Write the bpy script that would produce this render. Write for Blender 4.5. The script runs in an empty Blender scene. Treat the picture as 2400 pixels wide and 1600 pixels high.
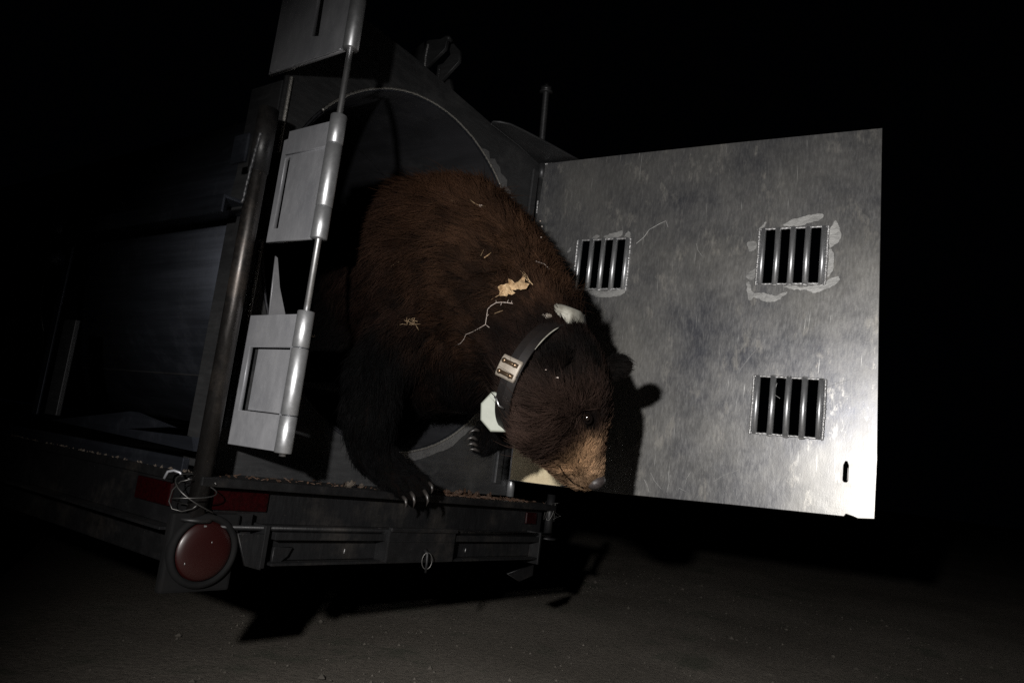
import bpy, bmesh, math, random
import numpy as np
from mathutils import Vector, Matrix, noise
from mathutils.bvhtree import BVHTree
random.seed(7); np.random.seed(7)
D = bpy.data
S = bpy.context.scene
C = S.collection
PI = math.pi

# ------------------------------------------------------------------ camera, world, flash, exposure
EYE = 0.75                                    # the photographer crouches: lens 0.75 m above the ground
RT = Vector((0.5780802, -0.80672771, 0.1225303))
UP = Vector((-0.19214606, 0.0113585, 0.9813006))
FW = Vector((0.79303415, 0.59081417, 0.14844343))
cam_d = D.cameras.new('camera'); cam = D.objects.new('camera', cam_d); C.objects.link(cam)
cam_d.sensor_width = 36; cam_d.lens = 1744.49 / 2400 * 36
cam_d.clip_start = 0.02; cam_d.clip_end = 400
cam.matrix_world = Matrix(((RT.x, UP.x, -FW.x, 0), (RT.y, UP.y, -FW.y, 0), (RT.z, UP.z, -FW.z, EYE), (0, 0, 0, 1)))
S.camera = cam
S.view_settings.view_transform = 'Standard'; S.view_settings.look = 'None'
S.view_settings.exposure = 0; S.view_settings.gamma = 1; S.view_settings.use_curve_mapping = False
w = D.worlds.new('World'); S.world = w; w.use_nodes = True
bgn = w.node_tree.nodes['Background']
bgn.inputs['Color'].default_value = (0.25, 0.35, 0.6, 1); bgn.inputs['Strength'].default_value = 0.0006   # moonless night sky
# the photographer's hand-held flash, a little left of and above the lens
fl = D.lights.new('camera_flash', 'SPOT'); flo = D.objects.new('camera_flash', fl); C.objects.link(flo)
fl.energy = 250; fl.color = (1.0, 0.97, 0.93); fl.shadow_soft_size = 0.022
fl.spot_size = math.radians(104); fl.spot_blend = 1.0
flo.location = (-0.36, 0.16, EYE + 0.22)
flo.rotation_euler = Vector((2.50, 0.46, -0.58)).to_track_quat('-Z', 'Y').to_euler()
S.cycles.use_denoising = False      # the photograph itself is grainy; the fur keeps its hairs
S.cycles.max_bounces = 6; S.cycles.transparent_max_bounces = 8
S.cycles.sample_clamp_indirect = 3

# ------------------------------------------------------------------ helpers
KP = 2400 / 2352
def ray(px, py):
    x = px * KP; y = py * KP
    return RT * ((x - 1200) / 1744.49) - UP * ((y - 800) / 1744.49) + FW
def at(px, py, x=None, y=None, z=None, t=None):
    """the point of a real plane (or distance) that was measured in the photograph"""
    d = ray(px, py)
    if x is not None: k = x / d.x
    elif y is not None: k = y / d.y
    elif z is not None: k = (z - EYE) / d.z
    else: k = t
    return d * k + Vector((0, 0, EYE))

def tag(o, label=None, cat=None, group=None, kind=None):
    if label: o['label'] = label
    if cat: o['category'] = cat
    if group: o['group'] = group
    if kind: o['kind'] = kind
    return o
def empty(name, loc, label, cat, group=None):
    o = D.objects.new(name, None); C.objects.link(o); o.location = loc
    o.empty_display_size = 0.05
    return tag(o, label, cat, group)
def link(name, me, mat, parent=None, smooth=False, label=None):
    """vertices are in world space; the object is parented so that it stays where it stands"""
    o = D.objects.new(name, me); C.objects.link(o)
    if mat and not me.materials: me.materials.append(mat)
    if smooth:
        for p in me.polygons: p.use_smooth = True
    if parent:
        r = parent; off = Vector((0, 0, 0))
        while r: off += r.location; r = r.parent
        o.parent = parent; o.location = -off
    if label: o['label'] = label
    return o
def from_bm(bm):
    me = D.meshes.new('m'); bmesh.ops.recalc_face_normals(bm, faces=bm.faces); bm.to_mesh(me); bm.free(); return me
def box_bm(bm, c0, c1, ax=None, org=None, bev=0.0):
    """box from corner c0 to c1, optionally along axes ax=(u,v,w) from org"""
    vs = []
    for i in (0, 1):
        for j in (0, 1):
            for k in (0, 1):
                p = Vector(((c0, c1)[i][0], (c0, c1)[j][1], (c0, c1)[k][2]))
                if ax: p = org + ax[0] * p.x + ax[1] * p.y + ax[2] * p.z
                vs.append(bm.verts.new(p))
    fs = [bm.faces.new([vs[a] for a in q]) for q in ((0,1,3,2),(4,6,7,5),(0,4,5,1),(2,3,7,6),(0,2,6,4),(1,5,7,3))]
    if bev:
        ed = list({e for f in fs for e in f.edges})
        bmesh.ops.bevel(bm, geom=ed, offset=bev, segments=2, affect='EDGES', profile=0.6)
def box(name, c0, c1, mat, parent=None, ax=None, org=None, bev=0.002, label=None):
    bm = bmesh.new(); box_bm(bm, c0, c1, ax, org, bev)
    return link(name, from_bm(bm), mat, parent, label=label)
def frame_of(d):
    d = d.normalized(); a = Vector((0, 0, 1)) if abs(d.z) < 0.9 else Vector((1, 0, 0))
    u = d.cross(a).normalized(); return u, d.cross(u).normalized()
def tube_bm(bm, pts, rad, n=12, cap=True, jit=0.0):
    pts = [Vector(p) for p in pts]; R = rad if hasattr(rad, '__len__') else [rad] * len(pts)
    rings = []; u = None
    for i, p in enumerate(pts):
        d = (pts[min(i + 1, len(pts) - 1)] - pts[max(i - 1, 0)])
        if d.length < 1e-9: d = Vector((0, 0, 1))
        d.normalize()
        if u is None: u, v = frame_of(d)
        else:
            u = (u - d * u.dot(d)).normalized(); v = d.cross(u)
        rings.append([bm.verts.new(p + (u * math.cos(a) + v * math.sin(a)) * R[i] * (1 + jit * (random.random() - .5))) for a in [2 * PI * k / n for k in range(n)]])
    for a, b in zip(rings, rings[1:]):
        for k in range(n): bm.faces.new((a[k], a[(k + 1) % n], b[(k + 1) % n], b[k]))
    if cap: bm.faces.new(rings[0][::-1]); bm.faces.new(rings[-1])
def tube(name, pts, rad, mat, parent=None, n=16, cap=True, label=None, jit=0.0):
    bm = bmesh.new(); tube_bm(bm, pts, rad, n, cap, jit)
    return link(name, from_bm(bm), mat, parent, smooth=n > 4, label=label)
def plate_mesh(outline, holes, org, u, v, thick, bev=0.0012, arcs=None):
    """flat plate with holes, real thickness, slightly broken edges"""
    cu = D.curves.new('c', 'CURVE'); cu.dimensions = '2D'; cu.fill_mode = 'BOTH'
    cu.extrude = thick / 2 - bev; cu.bevel_depth = bev; cu.bevel_resolution = 1; cu.offset = -bev
    for loop in [outline] + list(holes):
        sp = cu.splines.new('POLY'); sp.points.add(len(loop) - 1)
        for q, (a, b) in zip(sp.points, loop): q.co = (a, b, 0, 1)
        sp.use_cyclic_u = True
    o = D.objects.new('tmp', cu); C.objects.link(o)
    dg = bpy.context.evaluated_depsgraph_get()
    me = D.meshes.new_from_object(o.evaluated_get(dg)); D.objects.remove(o); D.curves.remove(cu)
    me.materials.clear()
    nrm = u.cross(v)
    for q in me.vertices:
        c = q.co; q.co = org + u * c.x + v * c.y + nrm * c.z
    return me
def plate(name, outline, holes, org, u, v, thick, mat, parent=None, bev=0.0012, label=None):
    return link(name, plate_mesh(outline, holes, Vector(org), Vector(u), Vector(v), thick, bev), mat, parent, label=label)
def rect(a0, b0, a1, b1, r=0.0, n=4):
    if r <= 0: return [(a0, b0), (a1, b0), (a1, b1), (a0, b1)]
    out = []
    for cx, cy, s in ((a1 - r, b0 + r, -PI / 2), (a1 - r, b1 - r, 0), (a0 + r, b1 - r, PI / 2), (a0 + r, b0 + r, PI)):
        for k in range(n + 1):
            t = s + PI / 2 * k / n; out.append((cx + r * math.cos(t), cy + r * math.sin(t)))
    return out
def circle(cx, cy, r, n=96): return [(cx + r * math.cos(2 * PI * k / n), cy + r * math.sin(2 * PI * k / n)) for k in range(n)]
def bead(name, pts, r, mat, parent, step=0.004):
    """a weld bead: a row of overlapping ripples along a path"""
    bm = bmesh.new(); P = []; R = []
    for a, b in zip(pts, pts[1:]):
        a = Vector(a); b = Vector(b); n = max(2, int((b - a).length / (step / 3)))
        for k in range(n):
            P.append(a.lerp(b, k / n)); R.append(r * (0.78 + 0.30 * abs(math.sin(PI * len(P) / 3)) + random.uniform(-.12, .12)))
    P = [p + Vector((random.gauss(0, r * .10), random.gauss(0, r * .10), random.gauss(0, r * .10))) for p in P]
    tube_bm(bm, P, R, 7)
    return link(name, from_bm(bm), mat, parent, smooth=True)

# ------------------------------------------------------------------ materials
class N:
    def __init__(s, name):
        s.m = D.materials.new(name); s.m.use_nodes = True; s.t = s.m.node_tree; s.t.nodes.clear()
        s.out = s.t.nodes.new('ShaderNodeOutputMaterial')
    def n(s, ty, ins=None, **kw):
        x = s.t.nodes.new(ty)
        for k, v in kw.items(): setattr(x, k, v)
        for k, v in (ins or {}).items():
            if hasattr(v, 'is_output'): s.t.links.new(v, x.inputs[k])
            else: x.inputs[k].default_value = v
        return x
    def ramp(s, fac, stops):
        r = s.t.nodes.new('ShaderNodeValToRGB'); e = r.color_ramp.elements
        while len(e) < len(stops): e.new(0.5)
        for q, (p, c) in zip(e, stops):
            q.position = p; q.color = tuple(c) + (1,) if hasattr(c, '__len__') else (c, c, c, 1)
        s.t.links.new(fac, r.inputs[0]); return r.outputs[0]
    def mul(s, a, b): return s.math('MULTIPLY', a, b)
    def math(s, op, a, b):
        x = s.t.nodes.new('ShaderNodeMath'); x.operation = op
        for i, v in enumerate((a, b)):
            if hasattr(v, 'is_output'): s.t.links.new(v, x.inputs[i])
            else: x.inputs[i].default_value = v
        return x.outputs[0]
    def mix(s, fac, a, b):
        x = s.t.nodes.new('ShaderNodeMix'); x.data_type = 'RGBA'
        for k, v in ((0, fac), (6, a), (7, b)):
            if hasattr(v, 'is_output'): s.t.links.new(v, x.inputs[k])
            else: x.inputs[k].default_value = v if not (hasattr(v, '__len__') and len(v) == 3) else tuple(v) + (1,)
        return x.outputs[2]
    def noise(s, scale, detail=6, rough=.6, vec=None, stretch=None, rot=None):
        if vec is None: vec = s.n('ShaderNodeTexCoord').outputs['Object']
        if stretch:
            mp = s.n('ShaderNodeMapping', {'Vector': vec, 'Scale': stretch, 'Rotation': rot or (0, 0, 0)}); vec = mp.outputs[0]
        return s.n('ShaderNodeTexNoise', {'Vector': vec, 'Scale': scale, 'Detail': detail, 'Roughness': rough}).outputs['Fac']
    def done(s, **k):
        b = s.n('ShaderNodeBsdfPrincipled', k); s.t.links.new(b.outputs[0], s.out.inputs[0]); return s.m

def metal(name, col=(.55, .56, .58), col2=None, rough=(.35, .55), metallic=.9, grain=(1, 1, 18), scale=9, bump=.12, dirt=.35, dirtcol=(.10, .08, .065), spots=.0):
    m = N(name); col2 = col2 or tuple(c * .72 for c in col)
    big = m.noise(3.2, 8, .62); g = m.noise(scale, 5, .7, stretch=grain); fine = m.noise(160, 4, .6)
    c = m.mix(m.ramp(big, [(.35, 0), (.68, 1)]), col2, col)
    c = m.mix(m.mul(m.ramp(g, [(.45, 0), (.75, 1)]), .35), c, tuple(min(1, x * 1.25) for x in col))
    d = m.mul(m.ramp(m.noise(5.5, 10, .72), [(.52, 0), (.72, 1)]), dirt)
    c = m.mix(d, c, dirtcol)
    if spots:
        v = m.ramp(m.noise(70, 3, .8), [(.68, 0), (.74, 1)]); c = m.mix(m.mul(v, spots), c, dirtcol); d = m.math('MAXIMUM', d, m.mul(v, spots))
    r = m.n('ShaderNodeMapRange', {'Value': g, 'From Min': .3, 'From Max': .75, 'To Min': rough[0], 'To Max': rough[1]}).outputs[0]
    r = m.math('ADD', r, m.mul(d, .25))
    bp = m.n('ShaderNodeBump', {'Height': m.math('ADD', g, m.mul(fine, .35)), 'Strength': bump, 'Distance': .002})
    met = m.math('SUBTRACT', metallic, m.mul(d, .8))
    return m.done(**{'Base Color': c, 'Metallic': met, 'Roughness': r, 'Normal': bp.outputs[0], 'Specular IOR Level': .12 if metallic == 0 else .5})

M_leaf = metal('painted_aluminium_hinge', (.42, .424, .445), (.27, .276, .30), (.34, .50), .5, (1, 2.5, 1), 13, .22, .28, (.18, .175, .17), .35)
M_barrel = metal('turned_aluminium', (0.4848, 0.4927, 0.5083), (0.4066, 0.4145, 0.4301), (.36, .46), .8, (1, 1, 1), 60, .05, .06)
M_rod = metal('polished_rod', (.75, .75, .76), None, (.36, .40), .95, (1, 1, 1), 30, .01, .0)
M_steel = metal('galvanised_pole', (0.06435, 0.06143, 0.05996), (0.03218, 0.02925, 0.02779), (.30, .45), .85, (2, 2, .6), 26, .2, .45, (.09, .06, .04), .5)
M_frame = metal('aluminium_frame', (0.102, 0.1035, 0.1071), (0.0561, 0.05712, 0.0612), (.42, .6), .72, (1, 1, 6), 12, .15, .35, (.08, .075, .07), .2)
M_body = metal('culvert_sheet', (.054, .060, .076), (.030, .033, .042), (.36, .55), .8, (1, .2, 5), 7, .12, .4, (.03, .03, .033))
M_inner = metal('culvert_inside', (0.0286, 0.02912, 0.03432), (0.01456, 0.01508, 0.01716), (.5, .7), .4, (1, .2, 5), 7, .2, .4, (.04, .04, .04), .3)
M_scuff = metal('scuffed_rim_metal', (.30, .30, .30), (.10, .10, .105), (.36, .55), .6, (6, 6, 6), 16, .4, .3)
M_lip = metal('bare_edge', (0.546, 0.533, 0.494), (0.286, 0.273, 0.26), (.30, .5), .8, (8, 8, 8), 30, .5, .3)
M_weld = metal('weld_aluminium', (.50, .50, .51), (.34, .34, .34), (.38, .55), .7, (1, 1, 1), 60, .3, .25)
M_deck = metal('black_deck_steel', (0.0088, 0.0088, 0.0096), (0.0056, 0.0056, 0.006), (.4, .65), .25, (1, 1, 1), 30, .3, .5, (.030, .023, .017), .5)
M_rail = metal('worn_rail_steel', (0.0124, 0.01265, 0.01364), (0.006944, 0.006944, 0.007688), (.4, .6), .35, (6, 1, 1), 20, .3, .5, (.030, .024, .018), .5)
M_rubber = metal('black_rubber', (.006, .006, .0063), (.004, .004, .0043), (.75, .9), .0, (1, 1, 1), 40, .2, .5, (.011, .010, .009), .4)
M_wire = metal('tie_wire', (.10, .098, .095), None, (.35, .5), .8, (1, 1, 1), 30, .1, .3)

def door_metal():
    m = N('scratched_door_aluminium')
    tc = m.n('ShaderNodeTexCoord').outputs['Object']
    # door plane is nearly y/z: brushed arcs come from a warped stretched noise
    warp = m.n('ShaderNodeTexNoise', {'Vector': tc, 'Scale': 2.2, 'Detail': 2.0})
    wv = m.n('ShaderNodeMixRGB', {'Fac': .045, 'Color1': tc, 'Color2': warp.outputs['Color']}).outputs[0]
    big = m.noise(2.4, 8, .6, wv); mid = m.noise(7.5, 9, .7, wv)
    br = m.noise(32, 6, .75, wv, (1, 5, 1.3), (-.75, 0, 0))            # diagonal brushing
    vt = m.noise(34, 5, .75, wv, (1, 6, .7), (.02, 0, 0))             # vertical scuffs
    fine = m.noise(240, 4, .6)
    # hair scratches in three directions
    def scr(ang, sc, th, st=40):
        mp = m.n('ShaderNodeMapping', {'Vector': wv, 'Rotation': (ang, 0, 0), 'Scale': (1, sc, sc / st)})
        v = m.n('ShaderNodeTexVoronoi', {'Vector': mp.outputs[0], 'Scale': 1.0, 'Randomness': 1.0}, feature='F1').outputs['Distance']
        return m.ramp(v, [(0, 1), (th, 0)])
    s1 = m.math('MAXIMUM', scr(.65, 75, .085, 30), scr(.95, 62, .075, 26)); s2 = m.math('MAXIMUM', scr(.2, 60, .075, 22), scr(1.3, 66, .06, 22))
    s2 = m.math('MAXIMUM', s2, scr(2.2, 48, .05, 16))
    area = m.ramp(m.noise(3.1, 4, .6), [(.36, .25), (.6, 1)])
    sc = m.mul(m.math('MAXIMUM', s1, s2), area)
    c = m.mix(m.ramp(big, [(.38, 0), (.64, 1)]), (.070, .073, .086), (.190, .186, .176))
    c = m.mix(m.mul(m.ramp(mid, [(.42, 0), (.62, 1)]), .4), c, (.205, .20, .192))
    c = m.mix(m.mul(m.ramp(br, [(.44, 0), (.70, 1)]), .30), c, (.34, .34, .33))
    # rubbed bright patches
    pt = m.mul(m.ramp(m.noise(11, 7, .72, wv, (1, 1.7, .8)), [(.56, 0), (.66, 1)]), m.ramp(vt, [(.38, .2), (.62, 1)]))
    c = m.mix(m.mul(pt, .65), c, (.52, .50, .46))
    c = m.mix(m.mul(sc, .8), c, (.74, .74, .72))
    dk = m.mul(m.ramp(m.noise(55, 4, .85), [(.66, 0), (.74, 1)]), m.ramp(m.noise(2.6, 3, .6), [(.5, 0), (.7, .8)]))
    c = m.mix(dk, c, (.10, .075, .05))
    r = m.n('ShaderNodeMapRange', {'Value': m.math('ADD', m.mul(br, .5), m.mul(mid, .5)), 'From Min': .35, 'From Max': .65, 'To Min': .29, 'To Max': .42}).outputs[0]
    r = m.math('SUBTRACT', r, m.mul(pt, .10)); r = m.math('SUBTRACT', r, m.mul(sc, .08))
    h = m.math('ADD', m.mul(br, .35), m.mul(fine, .3)); h = m.math('ADD', h, m.mul(vt, .2)); h = m.math('SUBTRACT', h, m.mul(sc, .5))
    b1 = m.n('ShaderNodeBump', {'Height': h, 'Strength': .13, 'Distance': .002})
    b2 = m.n('ShaderNodeBump', {'Height': m.noise(5, 3, .5), 'Strength': .35, 'Distance': .006, 'Normal': b1.outputs[0]})
    return m.done(**{'Base Color': c, 'Metallic': .55, 'Roughness': r, 'Normal': b2.outputs[0]})
M_door = door_metal()
M_buff = metal('ground_bare_aluminium', (.46, .46, .45), (.17, .17, .17), (.36, .55), .6, (1, 2, 5), 18, .3, .05)

def simple(name, col, rough=.6, metallic=0, col2=None, scale=30, bump=.2, **extra):
    m = N(name); nz = m.noise(scale, 5, .65)
    c = m.mix(m.ramp(nz, [(.35, 0), (.68, 1)]), col2 or tuple(x * .6 for x in col), col)
    bp = m.n('ShaderNodeBump', {'Height': nz, 'Strength': bump, 'Distance': .001})
    return m.done(**{'Base Color': c, 'Metallic': metallic, 'Roughness': rough, 'Normal': bp.outputs[0], **extra})
M_lens = simple('red_tail_lens', (.014, .0010, .0008), .4, 0, (.012, .0008, .0006), 14, .15, **{'Coat Weight': .12, 'Coat Roughness': .2})
M_refl = simple('red_reflector', (0.01455, 0.0003638, 0.0008491), .3, 0, (0.006066, 0.0002425, 0.0003638), 120, .3, **{'Coat Weight': .5})
M_dryleaf = simple('dry_oak_leaf', (.50, .36, .21), .7, 0, (.26, .16, .08), 60, .6)
M_brownleaf = simple('brown_leaf_litter', (0.085, 0.0425, 0.0225), .7, 0, (0.045, 0.025, 0.015), 50, .6)
M_greyleaf = simple('grey_leaf_litter', (0.11, 0.09, 0.07), .7, 0, (0.06, 0.045, 0.035), 50, .6)
M_twig = simple('pale_twig', (0.416, 0.368, 0.336), .7, 0, (0.272, 0.216, 0.184), 80, .4)
M_straw = simple('dry_straw', (0.252, 0.18, 0.102), .7, 0, (0.168, 0.108, 0.06), 80, .4)
M_claw = simple('horn_claw', (.034, .030, .028), .35, 0, (.02, .018, .017), 60, .2)
M_nose = simple('wet_nose', (.050, .040, .038), .5, 0, (.022, .018, .018), 220, .5)
M_eye = simple('dark_eye', (.006, .004, .003), .16, 0, (.008, .005, .004), 30, .0, **{'Coat Weight': 1.0, 'Coat Roughness': .13})
M_skin = simple('dark_bear_skin', (.004, .003, .0028), 1.0, 0, (.003, .0024, .0022), 60, .2, **{'Specular IOR Level': 0.0})
M_muzzle = simple('tan_muzzle_skin', (.05, .028, .014), 1.0, 0, (.028, .016, .009), 90, .3, **{'Specular IOR Level': 0.0})
M_band = simple('collar_belting', (.0075, .0052, .0046), .5, 0, (.004, .003, .003), 70, .2) if True else simple('collar_belting', (0.00384, 0.0032, 0.00352), .45, 0, (0.00224, 0.00192, 0.00224), 70, .2)
M_house = simple('collar_housing', (.36, .355, .31), .7, 0, (.16, .15, .125), 26, .9)
M_canister = simple('collar_canister', (0.288, 0.304, 0.264), .55, 0, (0.248, 0.264, 0.228), 40, .15)
M_cplate = simple('collar_plate', (.30, .265, .225), .5, .1, (.22, .19, .155), 60, .5)
M_bolt = metal('collar_bolt', (.20, .14, .09), (.12, .08, .05), (.22, .4), .8, (1, 1, 1), 40, .2, .3)

def ground_mat():
    m = N('packed_gravel_road')
    a = m.noise(1.1, 8, .65); b = m.noise(38, 6, .7); d = m.noise(190, 4, .75)
    c = m.mix(m.ramp(a, [(.35, 0), (.65, 1)]), (.165, .147, .124), (.25, .224, .193))
    c = m.mix(m.mul(m.ramp(b, [(.42, 0), (.68, 1)]), .45), c, (.075, .070, .063))
    c = m.mix(m.ramp(d, [(.64, 0), (.76, .4)]), c, (.14, .13, .12))
    g = m.mul(m.ramp(m.noise(2.7, 6, .7), [(.55, 0), (.66, .6)]), 1.0)
    c = m.mix(g, c, (.095, .108, .082))
    st = m.ramp(m.noise(13, 4, .8), [(.69, 0), (.72, .9)]); c = m.mix(st, c, (.012, .011, .010))
    bp = m.n('ShaderNodeBump', {'Height': m.math('ADD', b, m.mul(d, .5)), 'Strength': 1.0, 'Distance': .012})
    return m.done(**{'Base Color': c, 'Roughness': .95, 'Normal': bp.outputs[0], 'Specular IOR Level': .2})

# ------------------------------------------------------------------ ground
def ground():
    bm = bmesh.new(); n = 120
    xs = [60 * math.copysign(abs(t) ** 2.2, t) for t in np.linspace(-1, 1, n + 1)]
    g = [[bm.verts.new((x + 3, y + 1, 0.012 * noise.noise((x * 1.1, y * 1.1, 0)) + 0.006 * noise.noise((x * 5, y * 5, 3)))) for y in xs] for x in xs]
    for i in range(n):
        for j in range(n): bm.faces.new((g[i][j], g[i + 1][j], g[i + 1][j + 1], g[i][j + 1]))
    o = link('ground', from_bm(bm), ground_mat(), smooth=True)
    tag(o, 'dark packed gravel and dirt road surface under the trailer', None, kind='structure')
    bm = bmesh.new()
    for k in range(2600):
        t = random.random() ** .6
        x = random.uniform(.2, 5.5); y = random.uniform(-1.2, 2.6); r = random.uniform(.002, .007) * (2.2 if random.random() < .05 else 1)
        c = Vector((x, y, r * .3)); vs = [bm.verts.new(c + Vector((r * dx * random.uniform(.6, 1.3), r * dy * random.uniform(.6, 1.3), r * dz * random.uniform(.4, .9)))) for dx, dy, dz in ((1,0,0),(0,1,0),(-1,0,0),(0,-1,0),(0,0,1),(0,0,-1))]
        for q in ((0,1,4),(1,2,4),(2,3,4),(3,0,4),(1,0,5),(2,1,5),(3,2,5),(0,3,5)): bm.faces.new([vs[i] for i in q])
    o = link('gravel', from_bm(bm), simple('gravel_stone', (.20, .18, .155), .9, 0, (.05, .045, .038), 4))
    tag(o, 'loose small gravel scattered over the road', None, kind='stuff')
ground()

# ------------------------------------------------------------------ the trap trailer
Z = EYE
T = empty('bear_trap_trailer', (1.5, 1.6, 0), 'aluminium culvert bear trap on a black steel trailer with its door swung open', 'trailer')
X0, X1, YF = 0.975, 2.045, 1.492                   # frame: left, right, front plane
CX, CZ, RR = 1.500, Z + 0.4766, 0.5106             # mouth of the culvert
yv = Vector((0, 1, 0)); xv = Vector((1, 0, 0)); zv = Vector((0, 0, 1))
# culvert tube (open pipe with wall thickness)
def pipe(name, r0, r1, y0, y1, mat, parent, n=128, ny=1):
    bm = bmesh.new(); L = []
    for y, r in ((y0, r1), (y1, r1), (y1, r0), (y0, r0)):
        L.append([bm.verts.new((CX + r * math.cos(2*PI*k/n), y, CZ + r * math.sin(2*PI*k/n))) for k in range(n)])
    for a, b in zip(L, L[1:] + L[:1]):
        for k in range(n): bm.faces.new((a[k], a[(k+1) % n], b[(k+1) % n], b[k]))
    return link(name, from_bm(bm), mat, parent, smooth=False)
culv = pipe('culvert_tube', RR - .004, RR + .004, YF + .0035, 4.0, M_body, T)
liner = pipe('culvert_liner', RR - .0075, RR - .0045, YF + .004, 3.99, M_inner, culv)
for p in culv.data.polygons: p.use_smooth = True
for p in liner.data.polygons: p.use_smooth = True
plate('culvert_end_wall', circle(0, 0, RR - .009, 48), [], (CX, 3.9, CZ), xv, zv, .006, M_inner, culv)
# seam flange half way down the tube, seen as a line above the bear
box('floor_panel', (CX - .36, YF + .02, CZ - .372), (CX + .36, 3.85, CZ - .362), M_frame, culv, bev=0)
bead('weld_bead', [(CX + (RR - .009) * math.cos(a), 1.95, CZ + (RR - .009) * math.sin(a)) for a in np.linspace(.15, PI - .15, 40)], .003, M_inner, culv, .02)
# frame plate with round mouth
top = [(X0, Z + 1.093), (1.368, Z + 1.080), (1.748, Z + 1.046), (X1 - .012, Z + 1.024)]
out = [(X0, Z - .125), (X1 + .035, Z - .14)] + top[::-1]
fr = plate('frame_plate', out, [circle(CX, CZ, RR + .0045, 128)], (0, YF + .003, 0), xv, zv, .007, M_frame, T)
def ring_bead(name, r, y, a0, a1, rad, mat, step=.006, n=60):
    pts = [(CX + r * math.cos(a), y, CZ + r * math.sin(a)) for a in np.linspace(a0, a1, n)]
    return bead(name, pts, rad, mat, fr, step)
ring_bead('mouth_rim', RR + .001, YF - .001, -1.9, 2.5, .0036, M_lip, .012, 120); ring_bead('mouth_rim', RR + .001, YF - .001, 2.5, 2 * PI - 1.9, .0032, M_inner, .02, 60)  # lower-left arc darker: the hinge leaf's shade put into its colour
# ground-back band of the rim at lower right and upper right
def arc_plate(name, r0, r1, a0, a1, y, mat, parent, th=.0016, n=28, wob=.0):
    o = []; inn = []
    for k in range(n + 1):
        a = a0 + (a1 - a0) * k / n; e = math.sin(PI * k / n) ** .5
        ra = r0 + (r1 - r0) * e * (1 + wob * (noise.noise((k * .7, r1 * 9, 0))))
        o.append((CX + ra * math.cos(a), CZ + ra * math.sin(a))); inn.append((CX + r0 * math.cos(a), CZ + r0 * math.sin(a)))
    return plate(name, o + inn[::-1][1:-1], [], (0, y, 0), xv, zv, th, mat, parent, bev=.0003)
arc_plate('worn_rim_band', RR + .004, RR + .030, -1.62, -.5, YF - .0015, M_scuff, fr, wob=.5)
arc_plate('worn_rim_band', RR + .004, RR + .040, .25, 1.15, YF - .0015, M_scuff, fr, wob=.9)
# side return and top return of the frame
box('frame_side_return', (X0 - .002, YF + .0075, Z - .12), (X0 + .006, YF + .13, Z + .81), M_frame, T)
box('frame_top_return', (X0, YF + .0075, -.006), (X1 - .05, YF + .12, 0), M_frame, T, (xv * 1 + zv * -.052, yv, zv), Vector((0, 0, Z + 1.13)))
box('frame_side_return', (X1 - .006, YF + .0075, Z - .12), (X1 + .002, YF + .13, Z + 1.0), M_frame, T)
# gusset between frame and tube at upper left
bm = bmesh.new(); tube_bm(bm, [(X0 + .012, YF - .006, Z + .10), (X0 + .012, YF - .006, Z + .82)], .0045, 6)
link('edge_trim', from_bm(bm), M_lip, T)
# cap plate over the hinge corner, horizontal
cap = [at(*q, z=Z + 1.034) for q in ((1128, 283), (1133, 280), (1150, 281), (1172, 286), (1200, 299), (1262, 331), (1318, 362), (1338, 371), (1262, 377), (1237, 375), (1190, 333))]
plate('hinge_cap_plate', [(p.x, p.y) for p in cap], [], (0, 0, Z + 1.036), xv, yv, .006, M_frame, T)
pA = at(1240, 378, y=YF - .004); pB = at(1342, 372, z=Z + 1.031)
bead('weld_bead', [pA, pB], .004, M_weld, T, .008)
bead('weld_bead', [at(1128, 285, z=Z + 1.030), at(1192, 335, z=Z + 1.030), at(1234, 374, z=Z + 1.030)], .0025, M_frame, T, .008)

# ---- the door
H0 = Vector((2.0375, 1.4924, 0)); DY = math.radians(-84.33)
du = Vector((math.cos(DY), math.sin(DY), 0)); dn = du.cross(zv)        # dn faces -X (to the camera)
if dn.x > 0: dn = -dn
DT = .006
def dpt(u, z, n=0): return H0 + du * u + zv * (Z + z) + dn * n
G = [((.190, .565), (.372, .732)), ((.785, .577), (.966, .742)), ((.800, .144), (.984, .304))]
holes = [[(a[0], Z + a[1]), (b[0], Z + a[1]), (b[0], Z + b[1]), (a[0], Z + b[1])] for a, b in G]
holes.append([(1.044, Z + .040), (1.047, Z + .036), (1.053, Z + .036), (1.056, Z + .040), (1.056, Z + .080), (1.052, Z + .090), (1.048, Z + .090), (1.044, Z + .080)])
holes.append(rect(.110, Z - .014, .122, Z + .014, .005))
outl = [(.030, Z - .086), (.40, Z - .079), (.75, Z - .064), (1.052, Z - .053), (1.056, Z - .046), (1.075, Z - .050), (1.085, Z - .0535), (1.124, Z - .049), (1.1235, Z + .1), (1.110, Z + .5), (1.095, Z + 1.025), (.7, Z + 1.0275), (.3, Z + 1.026), (.012, Z + 1.023)]
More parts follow.
